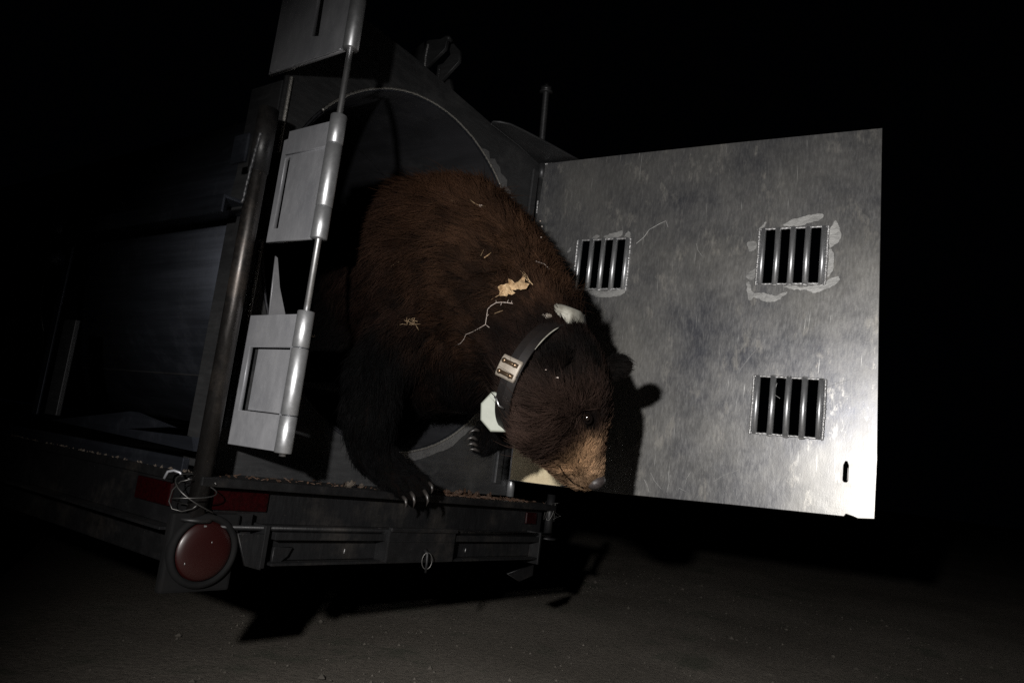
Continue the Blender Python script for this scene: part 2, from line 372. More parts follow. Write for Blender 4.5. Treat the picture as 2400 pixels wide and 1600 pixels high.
# u axis x up axis gives the plate normal; the plate sits centred on the door plane
door = plate('door', outl, holes, H0 , du, zv, DT, M_door, T, .0012, label='large square scratched aluminium door with three barred vents, swung open')
def wob(v, k): return v + .0012 * noise.noise((k * 3.1, v * 7, 1))
for gi, (a, b) in enumerate(G):
    wd = b[0] - a[0]; pitch = wd / 4.35; r = .0088
    cs = [a[0] + wd / 2 + (k - 2) * pitch for k in range(5)]
    for k, c in enumerate(cs):
        tube('vent_bar', [dpt(c, a[1] - .003, .001), dpt(c + .001 * random.uniform(-1, 1), (a[1] + b[1]) / 2, .001), dpt(c, b[1] + .003, .001)], r if 0 < k < 4 else .0078, M_barrel, door, 16)
    for s, q in ((a[0] - .004, 0), (b[0] + .004, 1)):
        bead('weld_bead', [dpt(s, a[1] - .004, .004), dpt(s + .001, (a[1] + b[1]) / 2, .004), dpt(s, b[1] + .004, .004)], .0042, M_weld, door, .0055)
    # top and bottom fillets at each bar end
    for zz in (a[1] - .001, b[1] + .001):
        bead('weld_bead', [dpt(a[0] - .004, zz, .003), dpt(b[0] + .004, zz + .0005, .003)], .0034, M_weld, door, .012)
        for c in cs[1:4]:
            bm = bmesh.new(); bmesh.ops.create_icosphere(bm, subdivisions=2, radius=.0105)
            for v in bm.verts:
                v.co = dpt(c + v.co.x * 1.0, zz + v.co.y * .62, .003 + v.co.z * .45) + Vector([random.gauss(0, .0007) for _ in range(3)])
            link('weld_blob', from_bm(bm), M_weld, door, smooth=True)
# patches where the grinder ran round the vents: thin bare metal areas
def patch(pts, n=.0002):
    """smooth closed outline through a few (u,z) points, 0.6 mm proud"""
    q = []; m_ = len(pts)
    for i in range(m_):
        p0, p1, p2, p3 = [Vector(pts[(i + j - 1) % m_]) for j in range(4)]
        for t in (0, .125, .25, .375, .5, .625, .75, .875):
            q.append(tuple(.5 * ((2 * p1) + (p2 - p0) * t + (2 * p0 - 5 * p1 + 4 * p2 - p3) * t * t + (3 * p1 - p0 - 3 * p2 + p3) * t ** 3)))
    q = [(x + .0035 * noise.noise((x * 110, z * 110, 1)) + .0015 * noise.noise((x * 400, z * 400, 1)), z + .0035 * noise.noise((x * 110, z * 110, 7)) + .0015 * noise.noise((x * 400, z * 400, 9))) for x, z in q]
    th = .0006
    plate('ground_patch', [(x, Z + z) for x, z in q], [], H0 + dn * (DT / 2 + n), du, zv, th, M_buff, door, bev=.0001)
def pxuv(x, y):
    d = ray(x, y); k = (H0.dot(dn)) / d.dot(dn); p = d * k
    return ((p - H0).dot(du), p.z)
def ppatch(L): patch([pxuv(x, y) for x, y in L])
k7 = 7.127
def c5(L): ppatch([((1300 + x / k7) / KP, (500 + y / k7) / KP) for x, y in L])
c5([(1165, 395), (1235, 305), (1275, 350), (1280, 470), (1240, 580), (1205, 590), (1222, 480), (1205, 390)])
c5([(815, 440), (860, 375), (1000, 330), (1130, 305), (1122, 385), (1000, 420), (900, 440)])
c5([(615, 455), (680, 375), (750, 370), (735, 410), (660, 450)])
c5([(560, 1300), (700, 1290), (850, 1305), (1000, 1290), (1190, 1255), (1160, 1340), (1000, 1395), (780, 1405), (630, 1370)])
c5([(1180, 620), (1220, 640), (1222, 800), (1200, 960), (1212, 1120), (1160, 1230), (1135, 1200), (1160, 1000), (1178, 820)])
c5([(220, 640), (270, 570), (285, 580), (260, 640), (225, 660)])
k6 = 6.533
def c6(L): ppatch([((1700 + x / k6) / KP, (480 + y / k6) / KP) for x, y in L])
c6([(490, 385), (560, 330), (620, 265), (632, 300), (585, 350), (530, 380)])
c6([(335, 590), (400, 565), (465, 575), (485, 640), (450, 690), (370, 715), (345, 660)])
c6([(1575, 560), (1590, 420), (1680, 250), (1740, 330), (1770, 470), (1720, 580), (1610, 660)])
c6([(1570, 700), (1640, 690), (1668, 850), (1640, 1000), (1575, 1110), (1565, 950), (1590, 820)])
c6([(900, 1255), (1050, 1245), (1200, 1265), (1390, 1225), (1430, 1240), (1560, 1170), (1700, 1100), (1750, 1150), (1650, 1250), (1500, 1310), (1370, 1350), (1250, 1310), (1050, 1300)])
c6([(330, 1200), (370, 1190), (430, 1350), (580, 1350), (760, 1390), (950, 1330), (900, 1400), (780, 1470), (600, 1480), (450, 1420), (370, 1470), (335, 1350)])
c6([(320, 1090), (400, 1020), (480, 970), (470, 1060), (420, 1140), (360, 1150)])
c6([(900, 300), (1100, 210), (1350, 150), (1490, 140), (1480, 220), (1300, 280), (1150, 330), (950, 340)])
M_warm = metal('warm_glow_tint', (.88, .76, .52), (.55, .43, .26), (.45, .6), .15, (1, 2, 2), 14, .4, .45, (.20, .13, .07), .6)  # warm glow low on the door, put into the colour of a thin patch
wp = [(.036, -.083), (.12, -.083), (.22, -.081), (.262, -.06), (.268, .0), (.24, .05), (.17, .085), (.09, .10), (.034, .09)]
plate('warm_glow_patch', [(a, Z + b) for a, b in wp], [rect(.109, Z - .015, .123, Z + .015, .005)], H0 + dn * (DT / 2 + .0001), du, zv, .0006, M_warm, door, bev=.0001)
# wandering hair scratches you can follow by eye
M_scratch = simple('bright_scratch', (.62, .62, .61), .5, .2, (.4, .4, .4), 50, .2)
def scratch(L, r=.0006):
    P = [Vector(pxuv(x, y)) for x, y in L]
    tube('deep_scratch', [dpt(p.x, p.y, DT / 2 + .0002) for p in P], r, M_scratch, door, 4)
scratch([(1462, 560), (1480, 545), (1492, 528), (1515, 515), (1530, 508), (1535, 522)], .0009)
scratch([(1785, 880), (1778, 905), (1792, 915)], .0006)
for x, y, dx, dy in ((1480, 1100, 12, 30), (1495, 1085, 25, 38), (1540, 1090, -8, 40), (1560, 1120, 16, 8), (1575, 1110, 12, -26), (1640, 1105, 60, -28), (1900, 890, 50, -18), (1700, 850, 60, -70), (1720, 905, 40, -55), (1600, 560, 14, 30)):
    scratch([(x, y), (x + dx * .4 + random.uniform(-3, 3), y + dy * .5), (x + dx, y + dy)], .0005)
# latch tongue seen in the slot
box('latch_tongue', (1.0525, Z + .040, -.0), (1.060, Z + .074, .004), M_steel, door, (du, zv, dn), H0 - dn * .012, .0008)
# hinge line of the door
hp0 = Vector((2.0375, YF - .012, Z + 1.022)); hp1 = Vector((2.083, YF - .012, Z - .140))
hk = [(0, .045, .0125, M_frame), (.047, .33, .010, M_frame), (.332, .64, .0125, M_frame), (.642, .93, .010, M_frame), (.932, 1.0, .0125, M_barrel)]
for a, b, r, mt in hk: tube('door_hinge_knuckle', [hp0.lerp(hp1, a), hp0.lerp(hp1, b)], r, mt, T, 18)
bead('weld_bead', [hp0 + Vector((.010, -.012, 0)), hp0.lerp(hp1, .05) + Vector((.010, -.012, 0)), hp0.lerp(hp1, .06) + Vector((.010, -.012, 0))], .004, M_weld, T, .007)
bead('weld_bead', [hp0.lerp(hp1, .12) + Vector((-.013, -.004, 0)), hp0.lerp(hp1, .16) + Vector((-.013, -.004, 0))], .0035, M_weld, T, .007)
box('door_jamb_strip', (X1 - .05, YF - .010, Z - .10), (X1 - .02, YF - .0008, Z + .99), M_frame, T)

# ---- the pin hinge on the left with three leaf plates (plane x = 0.95)
LX = .950; BY = 1.236; BR = .0175
hinge = T
def yz(L): return [(at(x, y, x=LX).y, at(x, y, x=LX).z) for x, y in L]
def leafpl(name, out, holes, dx=0, th=.010, mat=M_leaf, parent=None):
    return plate(name, out, holes, (LX + dx, 0, 0), yv, zv, th, mat, parent or T, bev=.0015)
yb = 1.424                                        # rear end of the leaves
def zz(px, py): return at(px, py, x=LX).z
# lower
zb, zt = Z - .052, Z + .228
k1, k2 = zz(672, 955), zz(702, 800)
lf = leafpl('hinge_leaf', [(BY + .006, zb), (yb, zb - .001), (yb, zt - .001), (BY + .006, zt)], [[(BY - .001 + .006 + .001, 0)] * 3] if False else [rect(1.262, k1, 1.400, k2)])
leafpl('hinge_inner_leaf', rect(BY + .008, k1 + .002, 1.380, k2 - .003), [], .007, .008)
def barrel(z0, z1, mat=M_barrel):
    ch = .0015
    return tube('hinge_knuckle', [(LX, BY, z0), (LX, BY, z0 + ch), (LX, BY, z1 - ch), (LX, BY, z1)], [BR - ch, BR, BR, BR - ch], mat, T, 40)
def weldline(z0, z1): bead('weld_bead', [(LX - .0055, BY + .0165, z0), (LX - .0055, BY + .0165, z1)], .0022, M_leaf, T, .02)
barrel(zb - .002, k1 - .001); barrel(k1 + .0006, k2 - .0006); barrel(k2 + .001, zt + .006)
weldline(zb, k1); weldline(k2, zt)
# middle
zb, zt = Z + .389, Z + .652
k1, k2 = zz(738, 478), zz(762, 335)
leafpl('hinge_leaf', [(BY + .006, zb), (1.409, zb + .001), (1.409, zt - .022), (BY + .006, zt - .001)], [rect(1.375, k1 - .034, 1.392, k2 - .010)])
leafpl('hinge_inner_leaf', rect(BY + .008, k2 - .004, 1.388, zt - .006), [], -.006, .008)
barrel(zb - .002, k1 - .001); barrel(k1 + .0006, k2 - .0006); barrel(k2 + .001, zt + .008)
weldline(zb, k1); weldline(k2, zt)
# top
zb, zt = Z + .812, Z + 1.25
sl = yz([(720, 86), (735, 85), (757, -60), (742, -60)])
leafpl('hinge_leaf', [(BY + .006, zb + .002), (1.517, zb - .001), (1.517, zt), (BY + .006, zt)], [[(p[0], p[1]) for p in sl]])
leafpl('hinge_inner_leaf', rect(BY + .008, zb + .02, 1.30, zt), [], .014, .008)
barrel(zb, zb + .16); barrel(zb + .162, zt)
weldline(zb, zt)
bead('weld_bead', [(LX - .006, 1.26, zb + .004), (LX - .006, 1.40, zb + .003), (LX - .006, 1.515, zb + .003)], .0025, M_leaf, T, .02)
tube('hinge_pin_rod', [(LX, BY, Z - .06), (LX, BY, Z + 1.28)], .0066, M_rod, T, 32)
# strap the leaves are bolted to, in deep shade behind them
box('hinge_mount_strap', (LX + .022, 1.36, Z - .02), (LX + .030, YF - .002, Z + .22), M_frame, T)
box('hinge_mount_strap', (LX + .022, 1.34, Z + .41), (LX + .030, YF - .002, Z + .62), M_frame, T)
box('hinge_mount_strap', (LX + .006, 1.47, Z + .825), (LX + .020, YF + .001, Z + 1.06), M_frame, T)
# bare upright flat behind the pole
for (a, b, c, d) in (((582, 380), (555, 478), .006, 0), ((585, 569), (551, 723), .005, 0), ((549, 730), (490, 1022), .006, 0)):
    p = at(*a, y=YF - .003); q = at(*b, y=YF - .003)
    bm = bmesh.new(); wd = c
    vs = [bm.verts.new(v) for v in (p, p + xv * wd, q + xv * wd, q, p + yv * .06, p + xv * wd + yv * .06, q + xv * wd + yv * .06, q + yv * .06)]
    for f in ((0,1,2,3),(7,6,5,4),(0,4,5,1),(1,5,6,2),(2,6,7,3),(3,7,4,0)): bm.faces.new([vs[i] for i in f])
    link('upright_flat_bar', from_bm(bm), M_frame, T)
wg = [at(x, y, y=YF - .004) for x, y in ((632, 588), (637, 592), (642, 660), (655, 724), (617, 724), (624, 660))]
plate('edge_gusset', [(p.x, p.z) for p in wg], [], (0, YF - .004, 0), xv, zv, .004, M_leaf, T, .0005)
# slotted tab at the foot of the flat bar
tb = [at(x, y, y=1.40) for x, y in ((485, 1024), (494, 1024), (496, 1036), (494, 1066), (488, 1084), (476, 1082), (479, 1050), (486, 1046), (488, 1034), (484, 1030))]
plate('slotted_tab', [(p.x, p.z) for p in tb], [], (0, 1.40, 0), xv, zv, .005, M_frame, T, .0005)

# ---- steel pole at the corner
pz0, pz1 = Z - .200, Z + .650
PX, PY = .872, 1.372
pol = tube('corner_pole', [(PX, PY, pz0), (PX, PY, pz1 - .004), (PX, PY, pz1)], [.0188, .0188, .016], M_steel, T, 40)
tube('pole_sleeve', [(PX, PY + .001, Z + .520), (PX, PY + .001, Z + .662)], [.0215, .0215], M_deck, T, 32)
bead('weld_bead', [(PX - .018, PY - .012, Z + .60), (PX - .022, PY - .006, Z + .52), (PX - .022, PY + .002, Z + .44)], .004, M_frame, pol, .012)
tube('pole_foot_flange', [(PX, PY + .004, Z - .206), (PX, PY + .004, Z - .199)], [.036, .036], M_deck, T, 32)
# latch bracket on the pole head
box('pole_bracket', (PX - .030, PY + .012, Z + .535), (PX - .022, PY + .065, Z + .60), M_body, T, bev=.003)

# ---- culvert side: rails, post, lugs (left side, in near darkness)
box('side_rail', (.870, 1.475, Z + .475), (.990, 4.0, Z + .483), M_body, T)
box('side_rail', (.866, 1.475, Z + .442), (.872, 4.0, Z + .483), M_body, T)
box('side_post', (.852, 2.02, Z - .045), (.864, 2.085, Z + .20), M_frame, T)
box('side_post', (.852, 2.13, Z - .05), (.858, 2.16, Z + .40), M_body, T)
bm = bmesh.new()
tri = [at(x, y, x=.86) for x, y in ((118, 966), (300, 945), (430, 985), (445, 1000), (300, 985), (440, 1030), (120, 968))]
vs = [bm.verts.new(p) for p in (at(118, 964, x=.86), at(300, 944, x=.86), at(388, 980, x=.86), at(290, 984, x=.86), at(440, 1003, x=.86), at(445, 1036, x=.86))]
bm.faces.new((vs[0], vs[1], vs[2], vs[3])); bm.faces.new((vs[0], vs[3], vs[4], vs[5]))
r_ = bmesh.ops.extrude_face_region(bm, geom=bm.faces[:]); bmesh.ops.translate(bm, verts=[v for v in r_['geom'] if isinstance(v, bmesh.types.BMVert)], vec=(.02, 0, 0))
link('side_kick_plate', from_bm(bm), M_body, T)
for (x, y) in ((130, 522), (115, 590)):
    p = at(x, y, x=.86); tube('side_lug', [p + Vector((-.02, 0, 0)), p + Vector((.05, 0, 0))], .03, M_body, T, 10)
tube('hanging_wire', [at(x, y, x=.85) for x, y in ((110, 610), (98, 660), (92, 710), (100, 760))], .0012, M_wire, T, 5)

# ---- deck and trailer frame
SL = -.025                                           # trailer leans a little to the right
sx = (xv + zv * SL).normalized()
def dz(x): return SL * (x - .88)
O = Vector((.88, 0, Z))
DKY = 1.352
box('deck', (-.02, DKY, -.137), (1.30, 4.0, -.118), M_deck, T, (sx, yv, zv), O, .003)
box('rear_channel', (-.01, 1.398, -.212), (1.285, 1.404, -.1385), M_rail, T, (sx, yv, zv), O, .001)
box('rear_ledge', (-.012, 1.352, -.220), (1.285, 1.4065, -.2125), M_rail, T, (sx, yv, zv), O, .0015)
tube('rear_ledge_rod', [O + sx * 0 + yv * 1.352 + zv * -.214, O + sx * 1.285 + yv * 1.352 + zv * -.214], .0045, M_rail, T, 10)
box('side_channel', (-.012, 1.40, -.225), (-.004, 4.0, -.138), M_rail, T, (sx, yv, zv), O, .001)
box('side_ledge', (-.05, 1.42, -.232), (-.004, 4.0, -.226), M_rail, T, (sx, yv, zv), O, .001)
box('side_frame_rail', (.02, 1.46, -.31), (.07, 4.0, -.24), M_deck, T, (sx, yv, zv), O, .004)
box('side_frame_rail', (1.16, 1.46, -.31), (1.22, 4.0, -.24), M_deck, T, (sx, yv, zv), O, .004)
# dirty deck band along the left edge
box('deck_curb', (-.015, 1.44, -.118), (.0, 4.0, -.09), M_body, T, (sx, yv, zv), O, .002)
# bumper beam
BYY = 1.345
def bb(name, a, b, mat=M_rail, bev=.0015, par=None): return box(name, a, b, mat, par or T, (sx, yv, zv), O + zv * .014 + sx * (.028 if name.startswith('hitch') else 0), bev)
bmp = bb('bumper_beam', (.19, BYY + .030, -.300), (1.195, BYY + .036, -.228))
bb('beam_flange', (.17, BYY - .002, -.252), (1.20, BYY + .0295, -.236), par=bmp)
bb('beam_flange', (.17, BYY - .002, -.3065), (1.20, BYY + .0295, -.3005), par=bmp)
bb('beam_end_plate', (.140, BYY - .004, -.310), (.152, BYY + .05, -.222), par=bmp)
bb('beam_end_plate', (1.203, BYY - .004, -.322), (1.212, BYY + .05, -.222), par=bmp)
for s, (a, b, c) in enumerate((((.075, -.225), (.145, -.225), (.145, -.30)),)):
    plate('bracket_gusset', [(a[0], a[1]), (b[0], b[1]), (c[0], c[1]), (a[0] + .03, c[1] + .01)], [], O + yv * BYY, sx, zv, .006, M_rail, bmp, .001)
plate('bracket_gusset', [(.185, -.256), (.235, -.256), (.225, -.275), (.195, -.297), (.185, -.297)], [], O + yv * (BYY + .02), sx, zv, .008, M_rail, bmp, .001)
plate('bracket_gusset', [(1.06, -.335), (1.20, -.31), (1.20, -.345), (1.13, -.36)], [], O + yv * (BYY + .01), sx, zv, .008, M_rail, bmp, .001)
cp = bb('hitch_plate', (.475, BYY - .012, -.305), (.735, BYY - .004, -.222), M_deck, .003)
bb('hitch_plate_roll', (.475, BYY - .02, -.228), (.735, BYY - .004, -.2165), M_deck, .004, cp)
bb('hitch_plate_rib', (.478, BYY - .0145, -.252), (.732, BYY - .0122, -.2495), M_rail, .0005, cp)
for s in (.474, .732): bb('hitch_plate_cheek', (s, BYY - .011, -.303), (s + .004, BYY + .03, -.224), M_rail, .001, cp)
rc = O + sx * .641 + yv * (BYY - .026) + zv * -.284
tube('pull_ring', [rc + (sx * math.cos(a) * .7 - yv * math.cos(a) * .5 ) * .0155 + zv * math.sin(a) * .021 for a in np.linspace(0, 2 * PI, 25)], .0014, M_wire, cp, 8, cap=False)
tube('ring_lug', [rc + zv * .026 + yv * .012, rc + zv * .018 + yv * .002, rc - zv * .004, rc - zv * .030], [.006, .0045, .0035, .003], M_rail, cp, 10)
for u_ in (.40, .80, .865): tube('drip_mark', [O + sx * u_ + yv * (BYY + .028) + zv * -.262, O + sx * (u_ - .001) + yv * (BYY + .028) + zv * -.272], .0012, M_weld, bmp, 5)
# right hand short post
RX = O + sx * 1.292 + yv * 1.372
rp = tube('corner_post', [RX + zv * -.225, RX + zv * -.085], .0135, M_rail, T, 24)
tube('post_foot', [RX + zv * -.232, RX + zv * -.226], .03, M_rail, T, 20)
# reflectors
def refl(name, a, b, label): return box(name, a, b, M_refl, T, (sx, yv, zv), O, .004, label)
refl('reflector', (.030, 1.389, -.186), (.172, 1.3975, -.1425), 'red oblong rear reflector right of the pole foot')
refl('reflector', (1.185, 1.389, -.188), (1.245, 1.3975, -.150), 'small red rear reflector at the right end')
box('reflector', (-.022, 1.455, -.190), (-.0125, 1.590, -.1425), M_refl, T, (sx, yv, zv), O, .004, 'red side reflector left of the pole foot')
# tail light
TC = Vector((.892, 1.352, Z - .262)); fwd = Vector((-.08, -1, .02)).normalized(); tu, tv = fwd.cross(zv).normalized(), zv
tl = box('tail_light', (-.072, -.080, -.030), (.072, .072, -.008), M_rubber, T, (tu, tv, fwd), TC, .006, 'round red tail light in a black housing under the left corner')
def disc(name, prof, mat, par, n=48):
    bm = bmesh.new(); L = [[bm.verts.new(TC + fwd * h + (tu * math.cos(2*PI*k/n) + tv * math.sin(2*PI*k/n)) * r) for k in range(n)] for r, h in prof]
    for a, b in zip(L, L[1:]):
        for k in range(n): bm.faces.new((a[k], a[(k+1) % n], b[(k+1) % n], b[k]))
    bm.faces.new(L[-1]); return link(name, from_bm(bm), mat, par, smooth=True)
disc('rubber_ring', [(.072, -.012), (.0725, -.003), (.070, .003), (.065, .005), (.0605, .004), (.0595, -.004), (.058, -.006)], M_rubber, tl)
disc('lens', [(.0585, -.008), (.0582, -.001), (.054, .003), (.044, .0065), (.030, .0085), (.014, .0095), (.004, .0097)], M_lens, tl)
for a, r in ((2.0, .020), (3.2, .016), (1.1, .005), (-.5, .045)):
    c = TC + fwd * .0085 + (tu * math.cos(a) + tv * math.sin(a)) * r
    tube('lens_chip', [c - zv * .002, c + zv * .002], .0009, M_buff, tl, 5)
box('light_bracket', (.885 - .03, 1.37, Z - .235), (.885 + .12, 1.39, Z - .19), M_deck, T)
# lug with two plates on top of the culvert, and its stand
def xplate(name, L, x, th, mat, par):
    ps = [at(a, b, x=x) for a, b in L]
    return plate(name, [(p.y, p.z) for p in ps], [], (x, 0, 0), yv, zv, th, mat, par, .001)
lug = xplate('lifting_lug', [(975, 164), (970, 145), (983, 97), (990, 94), (1014, 92), (1028, 84), (1030, 92), (1025, 114)], 1.555, .012, M_frame, T)
xplate('lug_plate', [(1012, 192), (1003, 190), (1008, 152), (1020, 148), (1037, 128), (1031, 95), (1034, 90), (1058, 119), (1057, 143)], 1.60, .012, M_frame, lug)
xplate('lug_base', [(945, 128), (978, 100), (984, 165), (1012, 192), (1038, 185), (1038, 225), (1000, 215)], 1.63, .02, M_frame, lug)
bead('weld_bead', [at(975, 162, x=1.546), at(978, 130, x=1.546), at(984, 100, x=1.546)], .0035, M_weld, lug, .007)
bead('weld_bead', [at(1006, 190, x=1.591), at(1010, 155, x=1.591)], .0035, M_frame, lug, .007)
tube('lug_pin', [at(1030, 88, x=1.53), at(1042, 100, x=1.66)], .007, M_frame, lug, 12)
# long threaded bolt behind the hinge cap
b0 = at(1243, 345, y=1.60); b1 = at(1255, 206, y=1.60)
axb = b1 - b0
bm = bmesh.new(); P = []; R = []
nt = 44
for k in range(nt * 4 + 1): P.append(b0 + axb * (k / (nt * 4))); R.append((.0115, .0132, .0115, .0100)[k % 4])
tube_bm(bm, P, R, 14); bolt = link('threaded_bolt', from_bm(bm), M_frame, T, smooth=True)
tube('bolt_nut', [b1 - axb * .03, b1 + axb * .035], .022, M_frame, bolt, 6); tube('bolt_washer', [b1 - axb * .055, b1 - axb * .032], .026, M_frame, bolt, 20); tube('bolt_tip', [b1 + axb * .036, b1 + axb * .09], .010, M_rail, bolt, 12)
# support arm under the bolt
box('bolt_arm', (2.02, 1.56, Z + 1.0), (2.2, 1.62, Z + 1.10), M_deck, T)
# axle and wheels in the dark under the trailer
for wx in (1.02, 2.05):
    wl = tube('wheel', [(wx - .08, 3.2, .32), (wx + .08, 3.2, .32)], .32, M_rubber, T, 36)
    tube('wheel_rim', [(wx - .083, 3.2, .32), (wx + .083, 3.2, .32)], .18, M_steel, wl, 24)
tube('axle', [(1.0, 3.2, .32), (2.05, 3.2, .32)], .03, M_deck, T, 12)
# tow tongue and jack carry the front end
box('tow_tongue', (1.46, 3.95, Z - .30), (1.56, 5.2, Z - .22), M_deck, T, bev=.004)
tube('jack_leg', [(1.51, 5.0, .0), (1.51, 5.0, Z + .1)], .03, M_steel, T, 14)

# ---- tie wires
tw = []
c0 = Vector((PX - .012, PY - .012, Z - .155))
for k in range(60):
    a = k / 60 * 2 * PI * 2.3
    tw.append(c0 + Vector((.042 * math.cos(a) - .012, .03 * math.sin(a) - .012, .012 * math.sin(a * .9) + .028 * math.sin(a * .5 + 1))))
o = tube('tie_wire', tw, .0014, M_wire, None, 6, cap=True); tag(o, 'loops of thin wire twisted round the foot of the left corner pole', 'wire')
lp = [at(x, y, t=1.44) for x, y in ((440, 1100), (415, 1105), (396, 1125), (388, 1150), (395, 1168), (418, 1174), (442, 1168), (452, 1160))]
o = tube('wire_loop', lp, .0013, M_wire, None, 6); tag(o, 'big hanging wire loop in front of the left corner pole foot', 'wire')
o = tube('metal_clip', [at(x, y, t=1.46) for x, y in ((377, 1098), (386, 1082), (400, 1080), (414, 1085), (418, 1094))], .0028, M_leaf, None, 6); tag(o, 'small bent metal clip hooked over the deck edge left of the pole', 'clip')
o = tube('tie_wire', [RX + Vector((.012 * math.cos(a) * 1.4 + (.04 if 3 < a < 9 and k % 5 == 0 else 0), -.018 * math.sin(a), -.14 + .03 * math.sin(a * 1.7))) for k, a in enumerate(np.linspace(0, 14, 60))], .0011, M_wire, None, 5)
tag(o, 'tangle of thin wire on the short right corner post', 'wire')

# ------------------------------------------------------------------ the bear
def V(px, py, t): return at(px, py, t=t)
f_px = 1744.49 / KP
# name: (pixel x, pixel y, distance, radius in pixels)
ND = dict(
 rump=(925, 655, 2.45, 205), loin=(965, 625, 2.26, 222), chest=(1015, 640, 2.10, 236), shl=(1080, 648, 1.96, 200), nb=(1165, 725, 1.83, 158), hump=(1062, 560, 1.98, 162), nb2=(1236, 722, 1.775, 110),
 nk=(1236, 806, 1.72, 130), occ=(1292, 850, 1.68, 104), sk=(1307, 895, 1.66, 100), chk=(1260, 922, 1.625, 94), chk2=(1250, 978, 1.61, 74), brow=(1338, 930, 1.68, 70), brow2=(1374, 935, 1.70, 38),
 mz0=(1334, 1008, 1.685, 57), mz1=(1334, 1050, 1.675, 54), mz2=(1346, 1084, 1.685, 44), jw0=(1276, 1022, 1.655, 52), jw1=(1303, 1068, 1.68, 40), jw2=(1326, 1100, 1.70, 28),
 brisket=(1110, 830, 1.88, 118), belly=(960, 820, 2.14, 130),
 s1=(985, 700, 1.93, 128), e1=(868, 850, 1.86, 84), fw1=(845, 950, 1.85, 66), w1=(850, 1035, 1.87, 52), p1=(900, 1085, 1.89, 48), p1b=(942, 1110, 1.90, 36),
 s2=(1140, 800, 1.96, 100), e2=(1165, 900, 1.88, 62), w2=(1150, 990, 1.84, 46), p2=(1125, 1012, 1.83, 34),
 hip=(840, 800, 2.3, 130), knee=(790, 960, 2.25, 80), foot=(780, 1030, 2.25, 55),
)
EG = [('rump','loin'),('loin','chest'),('chest','shl'),('shl','nb'),('nb','nk'),('nb','nb2'),('nb2','nk'),('shl','nb2'),('hump','shl'),('hump','loin'),('hump','nb'),('nk','occ'),('occ','sk'),('sk','brow'),('sk','chk'),('chk','chk2'),('occ','chk'),('nk','chk'),
 ('brow','mz0'),('mz1','chk2'),('mz1','brow'),('mz1','sk'),('jw1','chk2'),('mz1','chk'),('jw0','mz1'),('brow','brow2'),('sk','brow2'),('brow2','mz0'),('sk','mz0'),('chk2','mz0'),('mz0','mz1'),('mz1','mz2'),('chk2','jw0'),('jw0','jw1'),('jw1','jw2'),
 ('shl','brisket'),('nb','brisket'),('chest','belly'),('belly','brisket'),('rump','belly'),
 ('shl','s1'),('chest','s1'),('s1','e1'),('e1','fw1'),('fw1','w1'),('w1','p1'),('p1','p1b'),
 ('shl','s2'),('s2','e2'),('e2','w2'),('w2','p2'),('rump','hip'),('hip','knee'),('knee','foot')]
NP = {k: (V(a, b, t), r * t / f_px) for k, (a, b, t, r) in ND.items()}
def hull(bm, items):
    vs = []
    for c, r, sc, rot in items:
        nb_ = 14
        for i in range(nb_ + 1):
            th = PI * i / nb_
            for j in range(20 if 0 < i < nb_ else 1):
                ph = 2 * PI * j / 20
                d = Vector((math.sin(th) * math.cos(ph) * sc[0], math.sin(th) * math.sin(ph) * sc[1], math.cos(th) * sc[2])) * r
                vs.append(bm.verts.new(c + (rot @ d if rot else d)))
    res = bmesh.ops.convex_hull(bm, input=vs)
    bmesh.ops.delete(bm, geom=[g for g in set(res['geom_interior'] + res['geom_unused']) if isinstance(g, bmesh.types.BMVert)], context='VERTS')
one = (1, 1, 1)
FUR = dict(body=.030, leg=.020, neck=.026, head=.014, muz=.005, paw=.012)
big = bmesh.new()
def add(items):
    b = bmesh.new(); hull(b, items); me = D.meshes.new('t'); b.to_mesh(me); b.free(); big.from_mesh(me); D.meshes.remove(me)
# the skin lies a fur-length inside the outline
INS = {k: .022 for k in ND}
for k in ('occ','sk','chk','brow','chk2'): INS[k] = .010
INS['brow2'] = .004
for k in ('mz0','mz1','mz2','jw0','jw1','jw2'): INS[k] = .003
for k in ('w1','p1','p1b','w2','p2','e2','fw1'): INS[k] = .008
SK = {k: (c, max(.008, r - INS[k])) for k, (c, r) in NP.items()}
for a, b in EG: add([(SK[a][0], SK[a][1], one, None), (SK[b][0], SK[b][1], one, None)])
# head frame
hd_f = (NP['mz2'][0] - NP['occ'][0]).normalized()                    # towards the nose
toc = (Vector((0, 0, EYE)) - NP['sk'][0]).normalized()
side = (toc - hd_f * toc.dot(hd_f)).normalized()                      # bear's own left... the cheek turned to the camera
side = (side + hd_f.cross(side) * .12).normalized()
upv = side.cross(hd_f).normalized()
if upv.dot(RT) < 0: upv = -upv                                        # forehead side points right in the picture
HR = Matrix((side, upv, hd_f)).transposed()
# ears: shallow cups
def ear(px, py, t, w, h, ax_face, ax_up):
    c = V(px, py, t); R_ = Matrix((ax_face.cross(ax_up).normalized(), ax_up.normalized(), ax_face.normalized())).transposed()
    add([(c, 1.0, (w, h, .012), R_), (c - ax_up * h * .7, 1.0, (w * .8, h * .5, .016), R_)])
ear(1420, 840, 1.70, .030, .033, (hd_f * .35 + side * .75 + upv * .35).normalized(), (UP * .35 + RT * .95))
ear(1266, 826, 1.575, .042, .024, (hd_f * .6 + side * .7 + upv * .2).normalized(), (UP * .82 - RT * .55 - FW * .3).normalized())
